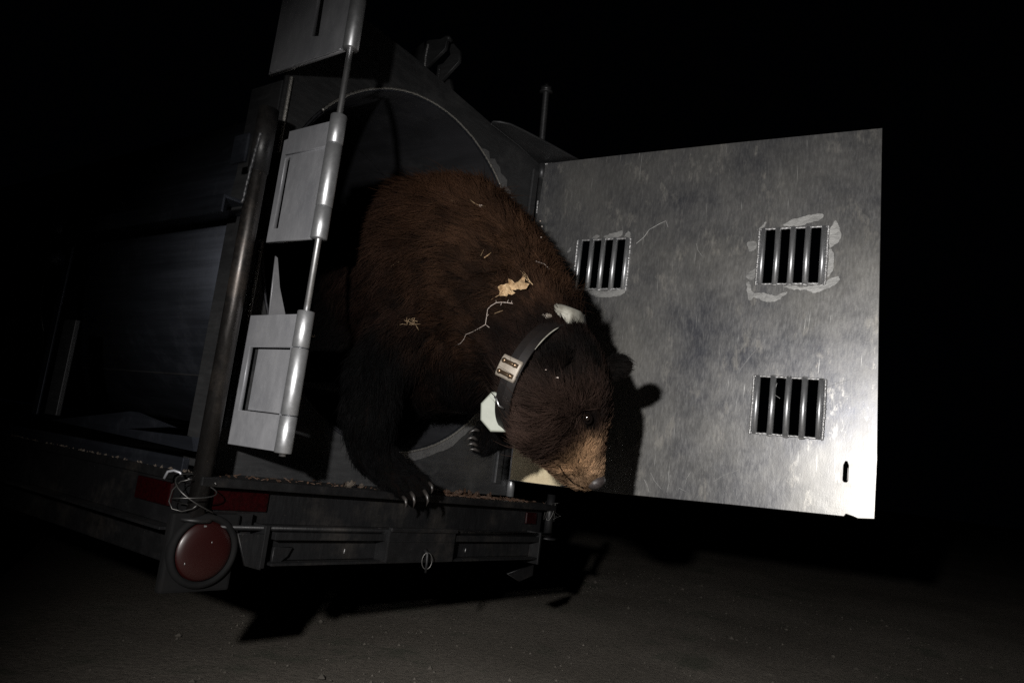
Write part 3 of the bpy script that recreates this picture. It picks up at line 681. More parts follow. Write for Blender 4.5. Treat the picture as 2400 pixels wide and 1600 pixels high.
# toes of the forepaws
toes1 = [((905, 1108, 1.855), (925, 1138, 1.845)), ((928, 1112, 1.86), (944, 1142, 1.85)), ((952, 1110, 1.87), (966, 1136, 1.86)), ((972, 1102, 1.885), (984, 1126, 1.875))]
for a, b in toes1: add([(V(*a), .017, one, None), (V(*b), .0115, one, None)]); add([(V(920, 1095, 1.875), .024, one, None), (V(*a), .017, one, None)])
toes2 = [((1120, 985, 1.81), (1098, 990, 1.80)), ((1115, 1003, 1.805), (1092, 1008, 1.795)), ((1115, 1020, 1.805), (1093, 1022, 1.795)), ((1120, 1034, 1.81), (1097, 1033, 1.80))]
for a, b in toes2: add([(V(*a), .014, one, None), (V(*b), .010, one, None)]); add([(SK['p2'][0], .026, one, None), (V(*a), .014, one, None)])
# eyelid ridge and shoulder muscle
add([(V(1328, 947, 1.60), .014, one, None), (V(1358, 943, 1.625), .012, one, None)])
add([(V(1040, 560, 1.93), .10, one, None), (V(960, 700, 1.90), .08, one, None)])
me = D.meshes.new('bear_raw'); big.to_mesh(me); big.free()
bo = D.objects.new('bear_raw', me); C.objects.link(bo)
md = bo.modifiers.new('r', 'REMESH'); md.mode = 'VOXEL'; md.voxel_size = .0065; md.use_smooth_shade = True
sm = bo.modifiers.new('s', 'SMOOTH'); sm.iterations = 5; sm.factor = .6
dg = bpy.context.evaluated_depsgraph_get(); bme = D.meshes.new_from_object(bo.evaluated_get(dg)); D.objects.remove(bo)
# keep the one continuous body
b = bmesh.new(); b.from_mesh(bme)
# gentle irregular flesh and loose skin folds
for v in b.verts:
    n_ = noise.noise(v.co * 7) * .007 + noise.noise(v.co * 17) * .003
    hdist = min((v.co - NP[k][0]).length for k in ('mz1', 'sk', 'mz2', 'brow', 'p1b', 'p2'))
    v.co += v.normal * n_ * min(1, max(0, hdist - .06) / .10)
b.to_mesh(bme); b.free()
BEAR = empty('bear', (1.35, 1.4, Z - .12), 'brown black bear leaning out of the round trap mouth with its head hanging down', 'bear')
body = link('bear_body', bme, M_skin, BEAR, smooth=True)
bme.materials.append(M_muzzle)
for p in bme.polygons:
    c_ = p.center; a_, b_ = NP['mz0'][0], NP['mz2'][0]; k_ = max(.15, min(1, (c_ - a_).dot(b_ - a_) / (b_ - a_).length_squared))
    if (c_ - a_.lerp(b_, k_)).length < .052 and (c_ - a_).dot(b_ - a_) > .012 * (b_ - a_).length: p.material_index = 1
bvh = BVHTree.FromPolygons([v.co.copy() for v in bme.vertices], [tuple(p.vertices) for p in bme.polygons])
def on_bear(px, py, lift=0.0):
    d = ray(px, py).normalized(); hit = bvh.ray_cast(Vector((0, 0, EYE)), d)
    if hit[0] is None: return V(px, py, 1.7), -d
    return hit[0] - d * lift, hit[1]

# eye, lids, nose, claws
ep, en = on_bear(1347, 958)
def ball(name, c, r, sc, rot, mat, par, sub=3):
    bm = bmesh.new(); bmesh.ops.create_icosphere(bm, subdivisions=sub, radius=1)
    for v in bm.verts:
        d = Vector((v.co.x * sc[0], v.co.y * sc[1], v.co.z * sc[2])) * r; v.co = c + (rot @ d if rot else d)
    return link(name, from_bm(bm), mat, par, smooth=True)
ball('eye', ep + en * .0022, .0080, one, None, M_eye, BEAR)
ER = Matrix((hd_f.cross(en).normalized(), hd_f, en)).transposed()
tube('eyelid', [ep + en * .0045 + (upv * math.cos(a) * .0085 * -1 + hd_f * math.sin(a) * .0115) for a in np.linspace(PI * -.1, PI * 1.1, 12)], .0030, M_skin, BEAR, 8)
tube('eyelid', [ep + en * .0045 + (upv * math.cos(a) * .0085 * -1 + hd_f * math.sin(a) * .0115) for a in np.linspace(PI * 1.1, PI * 1.9, 12)], .0026, M_skin, BEAR, 8)
nc = V(1367, 1105, 1.672)
nb2 = ball('nose', nc, .0235, (1.15, 1.0, .72), HR, M_nose, BEAR)
for s in (1, -1):
    ball('nostril', nc + side * .0095 * s + hd_f * .0098 + upv * .002, .0045, (1, 1.4, .8), HR, M_skin, BEAR, 2)
tube('mouth_line', [on_bear(x, y, .0045)[0] for x, y in ((1272, 1040), (1282, 1064), (1296, 1088), (1316, 1108), (1340, 1120))], .0016, M_skin, BEAR, 6)
def claw(pts, r0, par=BEAR):
    P = [V(*p) for p in pts]; tube('claw', P, [r0, r0 * .9, r0 * .6, r0 * .12], M_claw, par, 10)
claw([(926, 1140, 1.835), (932, 1148, 1.825), (933, 1158, 1.822), (929, 1168, 1.823)], .0052)
claw([(944, 1130, 1.84), (950, 1140, 1.83), (952, 1152, 1.826), (949, 1166, 1.827)], .0054)
claw([(974, 1126, 1.85), (981, 1138, 1.84), (983, 1150, 1.836), (979, 1162, 1.838)], .0054)
claw([(986, 1108, 1.87), (992, 1116, 1.86), (993, 1125, 1.858), (990, 1134, 1.86)], .0048)
claw([(1102, 990, 1.795), (1092, 986, 1.785), (1082, 990, 1.783), (1075, 998, 1.785)], .0045)
claw([(1096, 1010, 1.790), (1086, 1004, 1.782), (1077, 1006, 1.780), (1071, 1012, 1.782)], .0045)
claw([(1097, 1024, 1.790), (1087, 1018, 1.782), (1078, 1019, 1.780), (1072, 1024, 1.782)], .0045)
claw([(1101, 1036, 1.795), (1090, 1031, 1.787), (1081, 1031, 1.785), (1075, 1035, 1.787)], .0042)

# ---- fur: combed hair curves
def fur():
    me = bme; me.calc_loop_triangles()
    tri = np.zeros(len(me.loop_triangles) * 3, dtype=np.int32); me.loop_triangles.foreach_get('vertices', tri); tri = tri.reshape(-1, 3)
    co = np.zeros(len(me.vertices) * 3); me.vertices.foreach_get('co', co); co = co.reshape(-1, 3)
    no = np.zeros(len(me.vertices) * 3); me.vertices.foreach_get('normal', no); no = no.reshape(-1, 3)
    A = co[tri[:, 0]]; B = co[tri[:, 1]]; Cc = co[tri[:, 2]]
    ar = np.linalg.norm(np.cross(B - A, Cc - A), axis=1) / 2
    cen = (A + B + Cc) / 3; camp = np.array([0, 0, EYE])
    nn = no[tri].mean(1); nn /= np.linalg.norm(nn, axis=1)[:, None] + 1e-9
    vdir = camp - cen; dist = np.linalg.norm(vdir, axis=1); vdir /= dist[:, None]
    facing = (nn * vdir).sum(1)
    ctr_head = np.array(NP['sk'][0]); eyec = np.array(ep); nosec = np.array(nc); dh = np.linalg.norm(cen - ctr_head, axis=1); dmz = np.linalg.norm(cen - np.array(NP['mz1'][0]), axis=1)
    dens = ar * np.where(np.linalg.norm(cen - eyec, axis=1) < .0115, 0, 1) * np.where(np.linalg.norm(cen - nosec, axis=1) < .018, 0, 1) * np.where(facing > -.45, 1, .22) * np.where(dh < .22, 3.0, 1.0) * np.where(dmz < .09, 2.2, 1.0) * np.where(cen[:, 1] > 1.95, .25, 1)
    NH = 480000
    rs = np.random.RandomState(3)
    ti = rs.choice(len(ar), NH, p=dens / dens.sum()); r1 = np.sqrt(rs.rand(NH)); r2 = rs.rand(NH)
    w0, w1, w2 = 1 - r1, r1 * (1 - r2), r1 * r2
    t = tri[ti]; P = co[t[:, 0]] * w0[:, None] + co[t[:, 1]] * w1[:, None] + co[t[:, 2]] * w2[:, None]
    Nn = no[t[:, 0]] * w0[:, None] + no[t[:, 1]] * w1[:, None] + no[t[:, 2]] * w2[:, None]; Nn /= np.linalg.norm(Nn, axis=1)[:, None] + 1e-9
    # region properties on skeleton nodes: colour, length, lay, flow
    n = lambda k: np.array(NP[k][0]); dn_ = np.array([0, 0, -1.])
    tail = n('rump') - n('shl'); tail /= np.linalg.norm(tail)
    back = -np.array(hd_f); neckb = n('nb') - n('occ'); neckb /= np.linalg.norm(neckb)
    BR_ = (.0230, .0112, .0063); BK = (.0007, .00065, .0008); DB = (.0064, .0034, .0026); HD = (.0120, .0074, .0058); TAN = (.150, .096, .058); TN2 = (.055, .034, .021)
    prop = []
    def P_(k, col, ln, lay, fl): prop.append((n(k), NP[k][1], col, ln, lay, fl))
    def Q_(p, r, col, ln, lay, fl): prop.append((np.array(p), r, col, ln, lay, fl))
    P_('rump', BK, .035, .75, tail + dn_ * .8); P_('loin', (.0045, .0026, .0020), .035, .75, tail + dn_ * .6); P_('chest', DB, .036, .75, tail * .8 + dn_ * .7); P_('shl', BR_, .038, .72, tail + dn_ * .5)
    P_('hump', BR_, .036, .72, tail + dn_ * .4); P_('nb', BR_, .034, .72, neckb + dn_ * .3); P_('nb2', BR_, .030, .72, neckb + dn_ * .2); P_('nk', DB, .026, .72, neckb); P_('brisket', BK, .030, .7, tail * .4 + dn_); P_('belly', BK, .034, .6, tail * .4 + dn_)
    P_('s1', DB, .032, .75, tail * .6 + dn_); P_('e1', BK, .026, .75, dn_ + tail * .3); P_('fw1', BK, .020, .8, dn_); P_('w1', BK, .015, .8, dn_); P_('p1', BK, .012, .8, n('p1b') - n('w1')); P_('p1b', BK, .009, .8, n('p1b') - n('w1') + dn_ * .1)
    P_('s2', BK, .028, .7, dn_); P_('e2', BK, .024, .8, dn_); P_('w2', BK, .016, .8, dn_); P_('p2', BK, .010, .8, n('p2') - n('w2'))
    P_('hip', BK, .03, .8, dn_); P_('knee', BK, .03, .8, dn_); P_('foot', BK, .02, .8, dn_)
    P_('occ', DB, .018, .75, back); P_('sk', HD, .014, .8, back); lf_ = -np.array(RT)
    P_('chk', HD, .038, .66, back + lf_ * .8); P_('chk2', HD, .024, .70, back + lf_ * .9); P_('brow', HD, .008, .85, back); P_('brow2', (.016, .010, .0075), .007, .85, back)
    P_('mz0', (.048, .029, .018), .009, .74, back); P_('mz1', TAN, .0075, .74, back); P_('mz2', TAN, .0055, .74, back); P_('jw0', (.026, .015, .010), .012, .76, back + lf_ * .5); Q_(V(1300, 1010, 1.63), .035, (.030, .017, .011), .010, .76, back); Q_(V(1352, 1000, 1.66), .022, (.045, .024, .014), .007, .8, back); Q_(V(1378, 1040, 1.66), .022, (.030, .017, .011), .007, .78, back); P_('jw1', TN2, .009, .74, back); P_('jw2', TN2, .006, .74, back)
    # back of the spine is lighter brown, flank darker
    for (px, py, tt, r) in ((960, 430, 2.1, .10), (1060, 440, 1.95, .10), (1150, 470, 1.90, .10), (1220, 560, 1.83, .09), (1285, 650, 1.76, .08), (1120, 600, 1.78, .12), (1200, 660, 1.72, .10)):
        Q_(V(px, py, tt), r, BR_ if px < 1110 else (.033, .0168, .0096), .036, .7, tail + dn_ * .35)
    for (px, py, tt, r) in ((1345, 965, 1.615, .024), (1322, 960, 1.60, .018)): Q_(V(px, py, tt), r, (.0016, .0013, .0014), .005, .88, back)
    for (px, py, tt, r) in ((1300, 840, 1.58, .06), (1262, 830, 1.57, .05), (1350, 815, 1.62, .05)): Q_(V(px, py, tt), r, (.0030, .0021, .0018), .018, .75, back)  # shade over the forehead and below the collar, put into the fur colour
    Q_(V(1266, 822, 1.56), .035, (.0012, .0010, .0010), .012, .6, back)
    Q_(V(1421, 838, 1.70), .035, (.0055, .0044, .0040), .012, .5, np.array(RT))
    Q_(V(1322, 1045, 1.645), .042, (.175, .105, .058), .0045, .86, back)
    pc = np.array([p[0] for p in prop]); pr = np.array([p[1] for p in prop]); pcol = np.array([p[2] for p in prop]); pl = np.array([p[3] for p in prop]); play = np.array([p[4] for p in prop])
    pf = np.array([np.array(p[5]) / np.linalg.norm(p[5]) for p in prop])
    Wm = np.zeros((NH, len(prop)))
    for j in range(len(prop)):
        Wm[:, j] = np.exp(-(np.linalg.norm(P - pc[j], axis=1) / (pr[j] + .004)) ** 2 * 3.2) / (pr[j] + .02)
    Wm /= Wm.sum(1)[:, None] + 1e-12
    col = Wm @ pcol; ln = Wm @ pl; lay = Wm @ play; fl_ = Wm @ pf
    # swirls and clumps
    def nz(s, o): return np.array([noise.noise(Vector((p[0] * s + o, p[1] * s, p[2] * s))) for p in P[::1]])
    # cheap noise on a coarse grid of clump ids instead of per hair
    ncl = 7000; cid = rs.randint(0, NH, ncl); cpos = P[cid]
    from mathutils.kdtree import KDTree
    kd = KDTree(ncl)
    for i, p in enumerate(cpos): kd.insert(p, i)
    kd.balance()
    near = np.array([kd.find(p)[1] for p in P])
    cn = np.array([[noise.noise(Vector(p) * 9 + Vector((o, 0, 0))) for o in (0, 31, 67)] for p in cpos]); cn2 = np.array([noise.noise(Vector(p) * 3.5 + Vector((9, 0, 0))) for p in cpos]); cn3 = np.array([noise.noise(Vector(p) * 26 + Vector((5, 0, 0))) for p in cpos])
    fl_ = fl_ + cn[near] * (.12 + .63 * np.clip((ln - .014) / .018, 0, 1))[:, None] + rs.randn(NH, 3) * .16 + (rs.randn(ncl, 3) * .20)[near]
    fl_ = fl_ - Nn * (fl_ * Nn).sum(1)[:, None]; fl_ /= np.linalg.norm(fl_, axis=1)[:, None] + 1e-9
    ln = ln * (1 + .35 * cn2[near]) * rs.uniform(.55, 1.15, NH) * np.where(rs.rand(NH) < .08, 1.7, 1)
    guard = rs.rand(NH) < .07
    ln = ln * np.where(guard, 1.45, 1)
    lay = np.clip(lay + rs.randn(NH) * .05 - guard * .16, .4, .93)
    d0 = Nn * (1 - lay)[:, None] * 1.6 + fl_ * lay[:, None]; d0 /= np.linalg.norm(d0, axis=1)[:, None]
    d1 = Nn * (1 - lay)[:, None] * .6 + fl_; d1 /= np.linalg.norm(d1, axis=1)[:, None]
    ccen = cpos[near]
    rad = .00024 + .00026 * (ln > .012) ; K = 4
    pts = np.zeros((NH, K, 3)); acc = P - Nn * .0003
    cu_ = rs.randn(NH, 3) * .10
    for k in range(K):
        pts[:, k] = acc
        s = (k + 1) / (K - 1)
        st = d0 * (1 - min(s, 1)) + d1 * min(s, 1) + cu_ * s * .6
        acc = acc + st * (ln / (K - 1))[:, None]
    # clumping: tips drawn together
    tipc = ccen + (d1 * ln[:, None]); 
    for k in range(1, K):
        wgt = .74 * (k / (K - 1)) ** 1.5 * np.clip(ln / .02, 0, 1)
        off = (ccen - P); off -= d1 * (off * d1).sum(1)[:, None]
        pts[:, k] += off * wgt[:, None] * 1.0
    far_ = (np.linalg.norm(pts - eyec, axis=2).min(1) > .0108) & (np.linalg.norm(pts - nosec, axis=2).min(1) > .0165)
    br = np.clip(1 + 1.1 * cn2[near] + .9 * cn3[near], .3, 2) * rs.uniform(.6, 1.4, NH) * (1 + .35 * (rs.rand(ncl) - .5))[near]
    mzd = np.clip(1 - np.linalg.norm(P - np.array(NP['mz1'][0]), axis=1) / .09, 0, 1); col = col * (1 + mzd * (cn3[near] * 1.1 + cn2[near] * .5))[:, None]
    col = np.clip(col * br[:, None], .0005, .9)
    col = col[far_]; pts = pts[far_]; rad = rad[far_]; NH = len(pts)
    hc = D.hair_curves.new('fur'); hc.add_curves([K] * NH)
    hc.attributes['position'].data.foreach_set('vector', pts.astype(np.float32).ravel())
    ra = hc.attributes.get('radius') or hc.attributes.new('radius', 'FLOAT', 'POINT')
    prf = np.array([1, .95, .7, .15]); ra.data.foreach_set('value', (rad[:, None] * prf[None, :]).astype(np.float32).ravel())
    ca = hc.attributes.new('fur_colour', 'FLOAT_COLOR', 'POINT')
    tipf = np.array([.35, .75, 1.15, 1.5]); cp4 = np.ones((NH, K, 4)); cp4[:, :, :3] = np.clip(col[:, None, :] * tipf[None, :, None], .0002, .9)  # roots darker, tips lighter: depth shading put into the hair colour
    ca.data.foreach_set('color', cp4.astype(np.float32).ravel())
    m = N('bear_fur'); a_ = m.n('ShaderNodeAttribute', attribute_name='fur_colour')
    h = m.n('ShaderNodeBsdfPrincipled', {'Base Color': a_.outputs['Color'], 'Roughness': .65, 'Specular IOR Level': .06})
    m.t.links.new(h.outputs[0], m.out.inputs[0])
    hc.materials.append(m.m)
    o = D.objects.new('fur', hc); C.objects.link(o); o.parent = BEAR; o.location = -BEAR.location
    o['kind'] = 'stuff'
fur()

# ------------------------------------------------------------------ tracking collar
def collar():
    top_ = V(1320, 756, 1.735); low = V(1146, 985, 1.62)
    c = (top_ + low) / 2; axA = (top_ - low) / 2; R0 = axA.length
    ax = (V(1300, 880, 1.65) - V(1165, 735, 1.80)).normalized()           # neck axis
    u = axA.normalized(); ax = (ax - u * ax.dot(u)).normalized(); n = ax.cross(u).normalized()
    if n.dot(toc) < 0: n = -n
    E = empty('tracking_collar', c, 'dark tracking collar with pale housings round the neck of the bear', 'collar')
    def pt(a, r, s=0): return c + (u * math.cos(a) + n * math.sin(a) * .92) * r + ax * s
    Rb = R0 * .91
    bm = bmesh.new(); nseg = 160; wd = .019; th = .004; L = []
    for k in range(nseg):
        a = 2 * PI * k / nseg; L.append([bm.verts.new(pt(a, Rb + q, s + .008)) for q, s in ((0, -wd), (0, wd), (th, wd), (th + .0015, 0), (th, -wd))])
    for k in range(nseg):
        A_, B_ = L[k], L[(k + 1) % nseg]
        for i in range(5): bm.faces.new((A_[i], A_[(i + 1) % 5], B_[(i + 1) % 5], B_[i]))
    band = link('band', from_bm(bm), M_band, E, smooth=False)
    # pale front edge of the band
    tube('band_edge', [pt(a, Rb + .004, wd + .0088) for a in np.linspace(.95, 1.60, 12)], [.0004, .0010, .0014] + [.0015] * 6 + [.0012, .0008, .0004], M_house, E, 6)
    # housing on top of the neck
    def block(name, a0, a1, r0, r1, s0, s1, mat, bev, seg=6):
        bm = bmesh.new(); rows = []
        for k in range(seg + 1):
            a = a0 + (a1 - a0) * k / seg; e = 1 - .35 * abs(2 * k / seg - 1) ** 4
            rows.append([bm.verts.new(pt(a, r0, s0)), bm.verts.new(pt(a, r0, s1)), bm.verts.new(pt(a, r0 + (r1 - r0) * e, s1 * .9 + s0 * .1)), bm.verts.new(pt(a, r0 + (r1 - r0) * e, s0 * .9 + s1 * .1))])
        for a_, b_ in zip(rows, rows[1:]):
            for i in range(4): bm.faces.new((a_[i], a_[(i + 1) % 4], b_[(i + 1) % 4], b_[i]))
        bm.faces.new(rows[0]); bm.faces.new(rows[-1][::-1])
        bmesh.ops.recalc_face_normals(bm, faces=bm.faces); bmesh.ops.bevel(bm, geom=[e for e in bm.edges if e.calc_face_angle(0) > .6], offset=bev, segments=3, affect='EDGES')
        return link(name, from_bm(bm), mat, E, smooth=True)
    hs = block('housing', .0, .72, Rb + .004, Rb + .040, -.034, .030, M_house, .003, 9)
    for q in hs.data.vertices: q.co += Vector((noise.noise(q.co * 60), noise.noise(q.co * 60 + Vector((5, 5, 5))), noise.noise(q.co * 60 + Vector((8, 2, 5))))) * .0035
    block('housing_strap', .66, .92, Rb + .006, Rb + .015, -.030, -.008, M_cplate, .002)
    tube('antenna_stub', [pt(-.22, Rb + .02, -.02), pt(-.30, Rb + .035, -.03), pt(-.36, Rb + .05, -.034)], .0012, M_cplate, E, 6)
    block('riveted_plate', 1.86, 2.20, Rb + .005, Rb + .009, -.031, .026, M_cplate, .0012)
    for a in (1.95, 2.12):
        for s in (-.018, .010):
            p0 = pt(a, Rb + .009, s); p1 = pt(a, Rb + .015, s)
            tube('rivet', [p0, p0.lerp(p1, .6), p1], [.0058, .0056, .003], M_bolt, E, 12)
        tube('slot_groove', [pt(a, Rb + .0095, -.016), pt(a, Rb + .0095, .018)], .0048, M_bolt, E, 8)
    cc = V(1148, 946, 1.655); nn_ = (toc + ax * -.15).normalized(); uu = (UP - nn_ * UP.dot(nn_)).normalized(); ww = nn_.cross(uu)
    octo = [(.044 * math.cos(a) * sx_, .044 * math.sin(a)) for a, sx_ in [(PI / 8 + PI / 4 * k, 1.08) for k in range(8)]]
    link('canister', plate_mesh([(b_, a_) for a_, b_ in octo], [], cc, ww, uu, .034, .004), M_canister, E)
    tube('clamp_wire', [pt(2.52, Rb + .01, -.01), pt(2.50, Rb + .018, .0), pt(2.56, Rb + .022, .012), pt(2.62, Rb + .012, .018)], .002, M_rod, E, 8)
collar()

# ------------------------------------------------------------------ leaves, twigs and bits on the fur
def leaf_mesh(c, u, v, n, size, lobes=5, curl=.35, seed=0):
    rnd = random.Random(seed); bm = bmesh.new(); K = 34; mid = []; L = []; R_ = []
    for k in range(K + 1):
        s = k / K; wdt = size * .34 * (math.sin(PI * min(1, s * .98 + .02)) ** .7) * (.40 + .75 * abs(math.sin(PI * lobes * s + seed * .7)) ** .8 * (.6 + .5 * noise.noise((s * 4, seed * 3.3, 0))))
        bend = math.sin(s * PI * 1.3) * size * .10
        ctr = c + u * (s - .5) * size + v * bend * .6 + n * (curl * size * (.25 * math.cos(s * 5 + seed)))
        mid.append(bm.verts.new(ctr))
        for S_, sg in ((L, 1), (R_, -1)):
            q = wdt * rnd.uniform(.93, 1.05)
            row = []
            for fr_ in (.5, 1):
                row.append(bm.verts.new(ctr + v * sg * q * fr_ + n * (curl * q * fr_ * fr_ * (1 if sg > 0 else .4) + .10 * size * noise.noise((s * 7, sg * fr_ * 2.5, seed))) + u * size * .07 * noise.noise((s * 6, sg * 4 * fr_, seed + 5))))
            S_.append(row)
    for k in range(K):
        for S_ in (L, R_):
            for i in range(2):
                a = mid[k] if i == 0 else S_[k][0]; b_ = mid[k + 1] if i == 0 else S_[k + 1][0]
                bm.faces.new((a, b_, S_[k + 1][i], S_[k][i]))
    g = bmesh.ops.solidify(bm, geom=bm.faces[:], thickness=.0006)
    bm.normal_update(); me = D.meshes.new('leaf'); bm.to_mesh(me); bm.free(); return me
def bits():
    p, nrm = on_bear(1176, 662, .022); nrm = (nrm * .3 + toc * .9).normalized()
    pl_ = [(1330, 925), (1345, 905), (1375, 905), (1400, 890), (1400, 865), (1420, 868), (1440, 885), (1470, 880), (1495, 850), (1512, 855), (1510, 885), (1540, 905), (1520, 940), (1490, 945), (1460, 935), (1430, 945), (1450, 965), (1425, 975), (1400, 965), (1390, 985), (1365, 980), (1340, 975), (1345, 950)]
    bm = bmesh.new(); tt = (p - Vector((0, 0, EYE))).dot(FW)
    vs = [bm.verts.new(at((700 + x / 2.851) / KP, (350 + y / 2.851) / KP, t=tt)) for x, y in pl_]
    es = [bm.edges.new((vs[k], vs[(k + 1) % len(vs)])) for k in range(len(vs))]
    bmesh.ops.triangle_fill(bm, edges=es, use_beauty=True); bmesh.ops.subdivide_edges(bm, edges=bm.edges[:], cuts=3, use_grid_fill=True, fractal=.0)
    bmesh.ops.triangulate(bm, faces=bm.faces[:])
    for q in bm.verts:
        n1 = noise.noise(q.co * 55 + Vector((3, 1, 7))); n2_ = noise.noise(q.co * 110)
        q.co += nrm * (n1 * .016 + abs(n2_) * .008) + RT * n2_ * .0012 + UP * noise.noise(q.co * 160 + Vector((9, 9, 9))) * .0014
    bmesh.ops.solidify(bm, geom=bm.faces[:], thickness=.0006)
    o = link('oak_leaf', from_bm(bm), M_dryleaf); tag(o, 'crumpled golden dry oak leaf stuck on the bear shoulder', 'leaf')
    q0 = at(1142, 680, t=tt); tube('leaf_stalk', [at(1150, 676, t=tt), q0, at(1128, 688, t=tt + .01)], .0005, M_dryleaf, o, 5)
    p2, n2 = on_bear(1213, 636, .020)
    o = empty('pine_sprig', p2, 'small splayed sprig of dry needles above the oak leaf', 'sprig')
    for i, (a, b_) in enumerate(((1196, 622), (1203, 624), (1208, 628), (1200, 632))):
        tube('needle', [on_bear(a, b_, .020)[0], on_bear(1224 - i * 3, 654 - i * 2, .019)[0]], .0009, M_dryleaf, o, 5)
    def twig(name, L, r, mat, label, cat='twig', lift=.017, side=()):
        pts = [on_bear(x, y, lift)[0] for x, y in L]
        o = tube(name, pts, [r * (1 - .5 * k / len(pts)) for k in range(len(pts))], mat, None, 6); tag(o, label, cat)
        for s in side: tube('side_shoot', [on_bear(x, y, lift)[0] for x, y in s], r * .6, mat, o, 5)
        return o
    twig('twig', [(1178, 697), (1165, 695), (1153, 694), (1140, 695), (1128, 702), (1120, 710), (1118, 725), (1115, 745), (1100, 754), (1085, 762), (1070, 768), (1066, 778), (1058, 788), (1044, 795)], .0010, M_twig, 'long thin crooked pale twig trailing down the bear shoulder below the oak leaf', side=(((1115, 745), (1124, 752)), ((1118, 727), (1122, 722)), ((1140, 695), (1139, 689)), ((1153, 694), (1150, 701)), ((1100, 754), (1103, 758)), ((1165, 695), (1168, 688)), ((1174, 697), (1176, 690))))
    twig('twig', [(1231, 600), (1240, 603), (1250, 606), (1257, 613), (1264, 620)], .0010, M_twig, 'short bent pale twig near the top of the bear neck')
    twig('straw', [(1136, 720), (1146, 716), (1155, 713)], .0009, M_straw, 'tiny brown straw just under the long crooked twig', 'straw')
    twig('straw', [(1112, 592), (1121, 586), (1128, 580)], .0014, M_dryleaf, 'short pale straw splinter on the upper flank', 'straw')
    twig('straw', [(1104, 588), (1108, 580), (1112, 571)], .0007, M_straw, 'hair-thin straw beside the pale splinter on the upper flank', 'straw')
    twig('seed_stalk', [(1080, 459), (1090, 467), (1101, 472), (1115, 474)], .0012, M_straw, 'thin curved seed stalk on the brown back', 'stalk')
    twig('straw', [(1036, 460), (1044, 464), (1048, 474)], .0008, M_straw, 'small hooked straw between the white flake and the seed stalk', 'straw')
    twig('straw', [(898, 612), (908, 606), (919, 600)], .0007, M_straw, 'faint thin straw on the dark flank', 'straw')
    def flake(name, x, y, sz, mat, label, cat, lift=.016, flat=.35):
        p, n_ = on_bear(x, y, lift); bm = bmesh.new(); bmesh.ops.create_icosphere(bm, subdivisions=2, radius=sz)
        for q in bm.verts: q.co = p + RT * q.co.x * 1.0 + UP * q.co.y * .55 + FW * q.co.z * flat + Vector([random.gauss(0, sz * .12) for _ in range(3)])
        tag(link(name, from_bm(bm), mat, None, smooth=True), label, cat)
    flake('wood_flake', 1021, 441, .0056, M_twig, 'white wood flake lying high on the brown back', 'flake')
    flake('seed', 1104, 472, .0045, M_twig, 'pale seed head on the curved stalk', 'seed')
    flake('seed', 989, 484, .0018, M_twig, 'tiny pale seed left of the white flake, on the back', 'seed')
    flake('crumb', 1280, 867, .0032, M_twig, 'pale crumb in the fur of the cheek', 'crumb', .012)
    flake('crumb', 1254, 849, .0018, M_twig, 'tiny crumb behind the collar edge on the head', 'crumb', .012)
    flake('burr', 718, 771, .006, M_twig, 'small pale burr beside the lower hinge barrel', 'burr')
    o = empty('grass_tuft', on_bear(944, 740, .016)[0], 'tangled tuft of dry rootlets on the dark upper foreleg', 'tuft')
    rnd = random.Random(5)
    for k in range(17):
        a = rnd.uniform(0, 2 * PI); l = rnd.uniform(8, 28); x0 = 944 + rnd.uniform(-10, 12); y0 = 740 + rnd.uniform(-6, 6)
        tube('rootlet', [on_bear(x0, y0, .014)[0], on_bear(x0 + math.cos(a) * l * .5, y0 + math.sin(a) * l * .35 + rnd.uniform(-3, 3), .018)[0], on_bear(x0 + math.cos(a) * l, y0 + math.sin(a) * l * .6, .016)[0]], .0006, M_straw, o, 5)
    for (x, y) in ((1245, 520), (1243, 545), (1241, 508)):
        flake('lint', x, y, .0018, M_twig, {520: 'middle speck of lint on the neck ridge in front of the door hinge', 545: 'lowest speck of lint on the neck ridge', 508: 'topmost speck of lint on the neck ridge'}[y], 'lint')
bits()

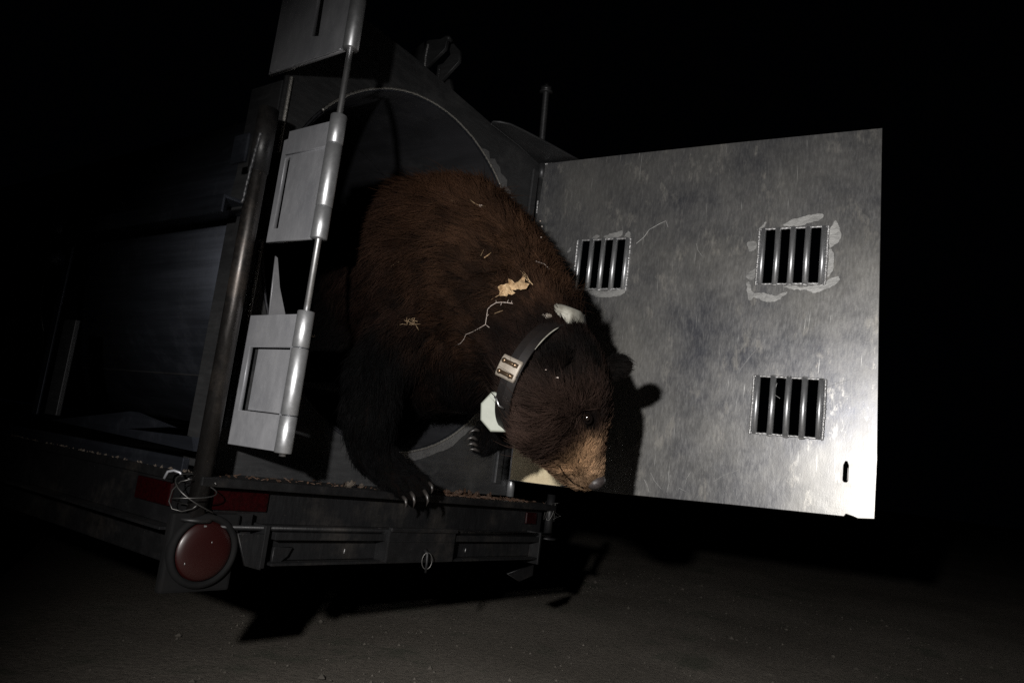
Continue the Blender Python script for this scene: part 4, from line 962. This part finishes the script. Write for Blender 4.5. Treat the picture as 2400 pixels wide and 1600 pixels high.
# ------------------------------------------------------------------ leaf litter on the deck edge
def litter():
    rnd = random.Random(11)
    spots = [(1073, 1119, .055, 'largest curled brown leaf on the deck between the paw and the door post', 0), (1050, 1122, .038, 'mid brown leaf left of the largest curled leaf', 0), (1022, 1126, .032, 'ragged brown leaf right of the paw on the deck', 0),
             (1095, 1124, .030, 'brown leaf scrap right of the largest curled leaf', 0), (1125, 1130, .028, 'brown leaf scrap half way to the door hinge post', 0), (1150, 1133, .030, 'leaf scrap at the foot of the door hinge', 0),
             (992, 1112, .034, 'pale leaf crumb against the right claws of the paw', 1), (802, 1098, .036, 'pale folded leaf on the deck left of the forepaw', 1), (830, 1103, .022, 'small leaf crumb between the pale folded leaf and the forepaw', 1)]
    for i, (x, y, s, lab, g) in enumerate(spots):
        p = at(x, y + 6, y=1.385 + .02 * rnd.random()); p.z = Z - .118 + SL * (p.x - .88) + s * .16
        n = Vector((rnd.uniform(-.5, .5), -.75, .8)).normalized(); u = Vector((1, rnd.uniform(-.5, .5), rnd.uniform(-.3, .4))); u = (u - n * u.dot(n)).normalized()
        o = link('leaf', leaf_mesh(p, u, n.cross(u), n, s, rnd.choice((3, 4, 5)), .8, i), M_greyleaf if g else M_brownleaf)
        tag(o, lab, 'leaf', 'dry leaves on the deck edge')
    bm = bmesh.new()
    for k in range(900):
        x = rnd.uniform(.9, 2.15) if k % 6 == 0 else 1.45 + .6 * rnd.random() ** 1.3; y = 1.362 + abs(rnd.gauss(0, .05)) + .012 * noise.noise((x * 14, 0, 2)); z = Z - .1175 + SL * (x - .88); s = rnd.uniform(.002, .008)
        if y > 1.48: continue
        c = Vector((x, y, z + s * .35)); a = rnd.uniform(0, PI); u = Vector((math.cos(a), math.sin(a), rnd.uniform(-.4, .6))) * s; v = Vector((-math.sin(a), math.cos(a), rnd.uniform(-.4, .6))) * s * rnd.uniform(.2, .8); h_ = Vector((0, 0, .0009))
        q = [bm.verts.new(c + w_) for w_ in (-u, -v * .8, u, v)]; q2 = [bm.verts.new(c + h_ + w_) for w_ in (-u, -v * .8, u, v)]
        bm.faces.new(q[::-1]); bm.faces.new(q2)
        for i in range(4): bm.faces.new((q[i], q[(i + 1) % 4], q2[(i + 1) % 4], q2[i]))
    o = link('leaf_litter', from_bm(bm), M_brownleaf); tag(o, 'fine crumbled leaf litter and dirt along the deck edge', None, kind='stuff')
    bm = bmesh.new()
    for k in range(350):
        x = rnd.uniform(.862, .90); y = rnd.uniform(1.42, 2.3); z = Z - .1175; s = rnd.uniform(.002, .007)
        c = Vector((x, y, z + .001)); a = rnd.uniform(0, PI); u = Vector((math.cos(a), math.sin(a), .2)) * s; v = Vector((-math.sin(a), math.cos(a), .3)) * s * .5
        q = [bm.verts.new(c + w_) for w_ in (-u, -v, u, v, Vector((0, 0, s * .8)))]
        for i in range(4): bm.faces.new((q[i], q[(i + 1) % 4], q[4]))
    o = link('dirt_crumbs', from_bm(bm), M_greyleaf); tag(o, 'fine dirt crumbs on the side ledge of the trailer', None, kind='stuff')
litter()
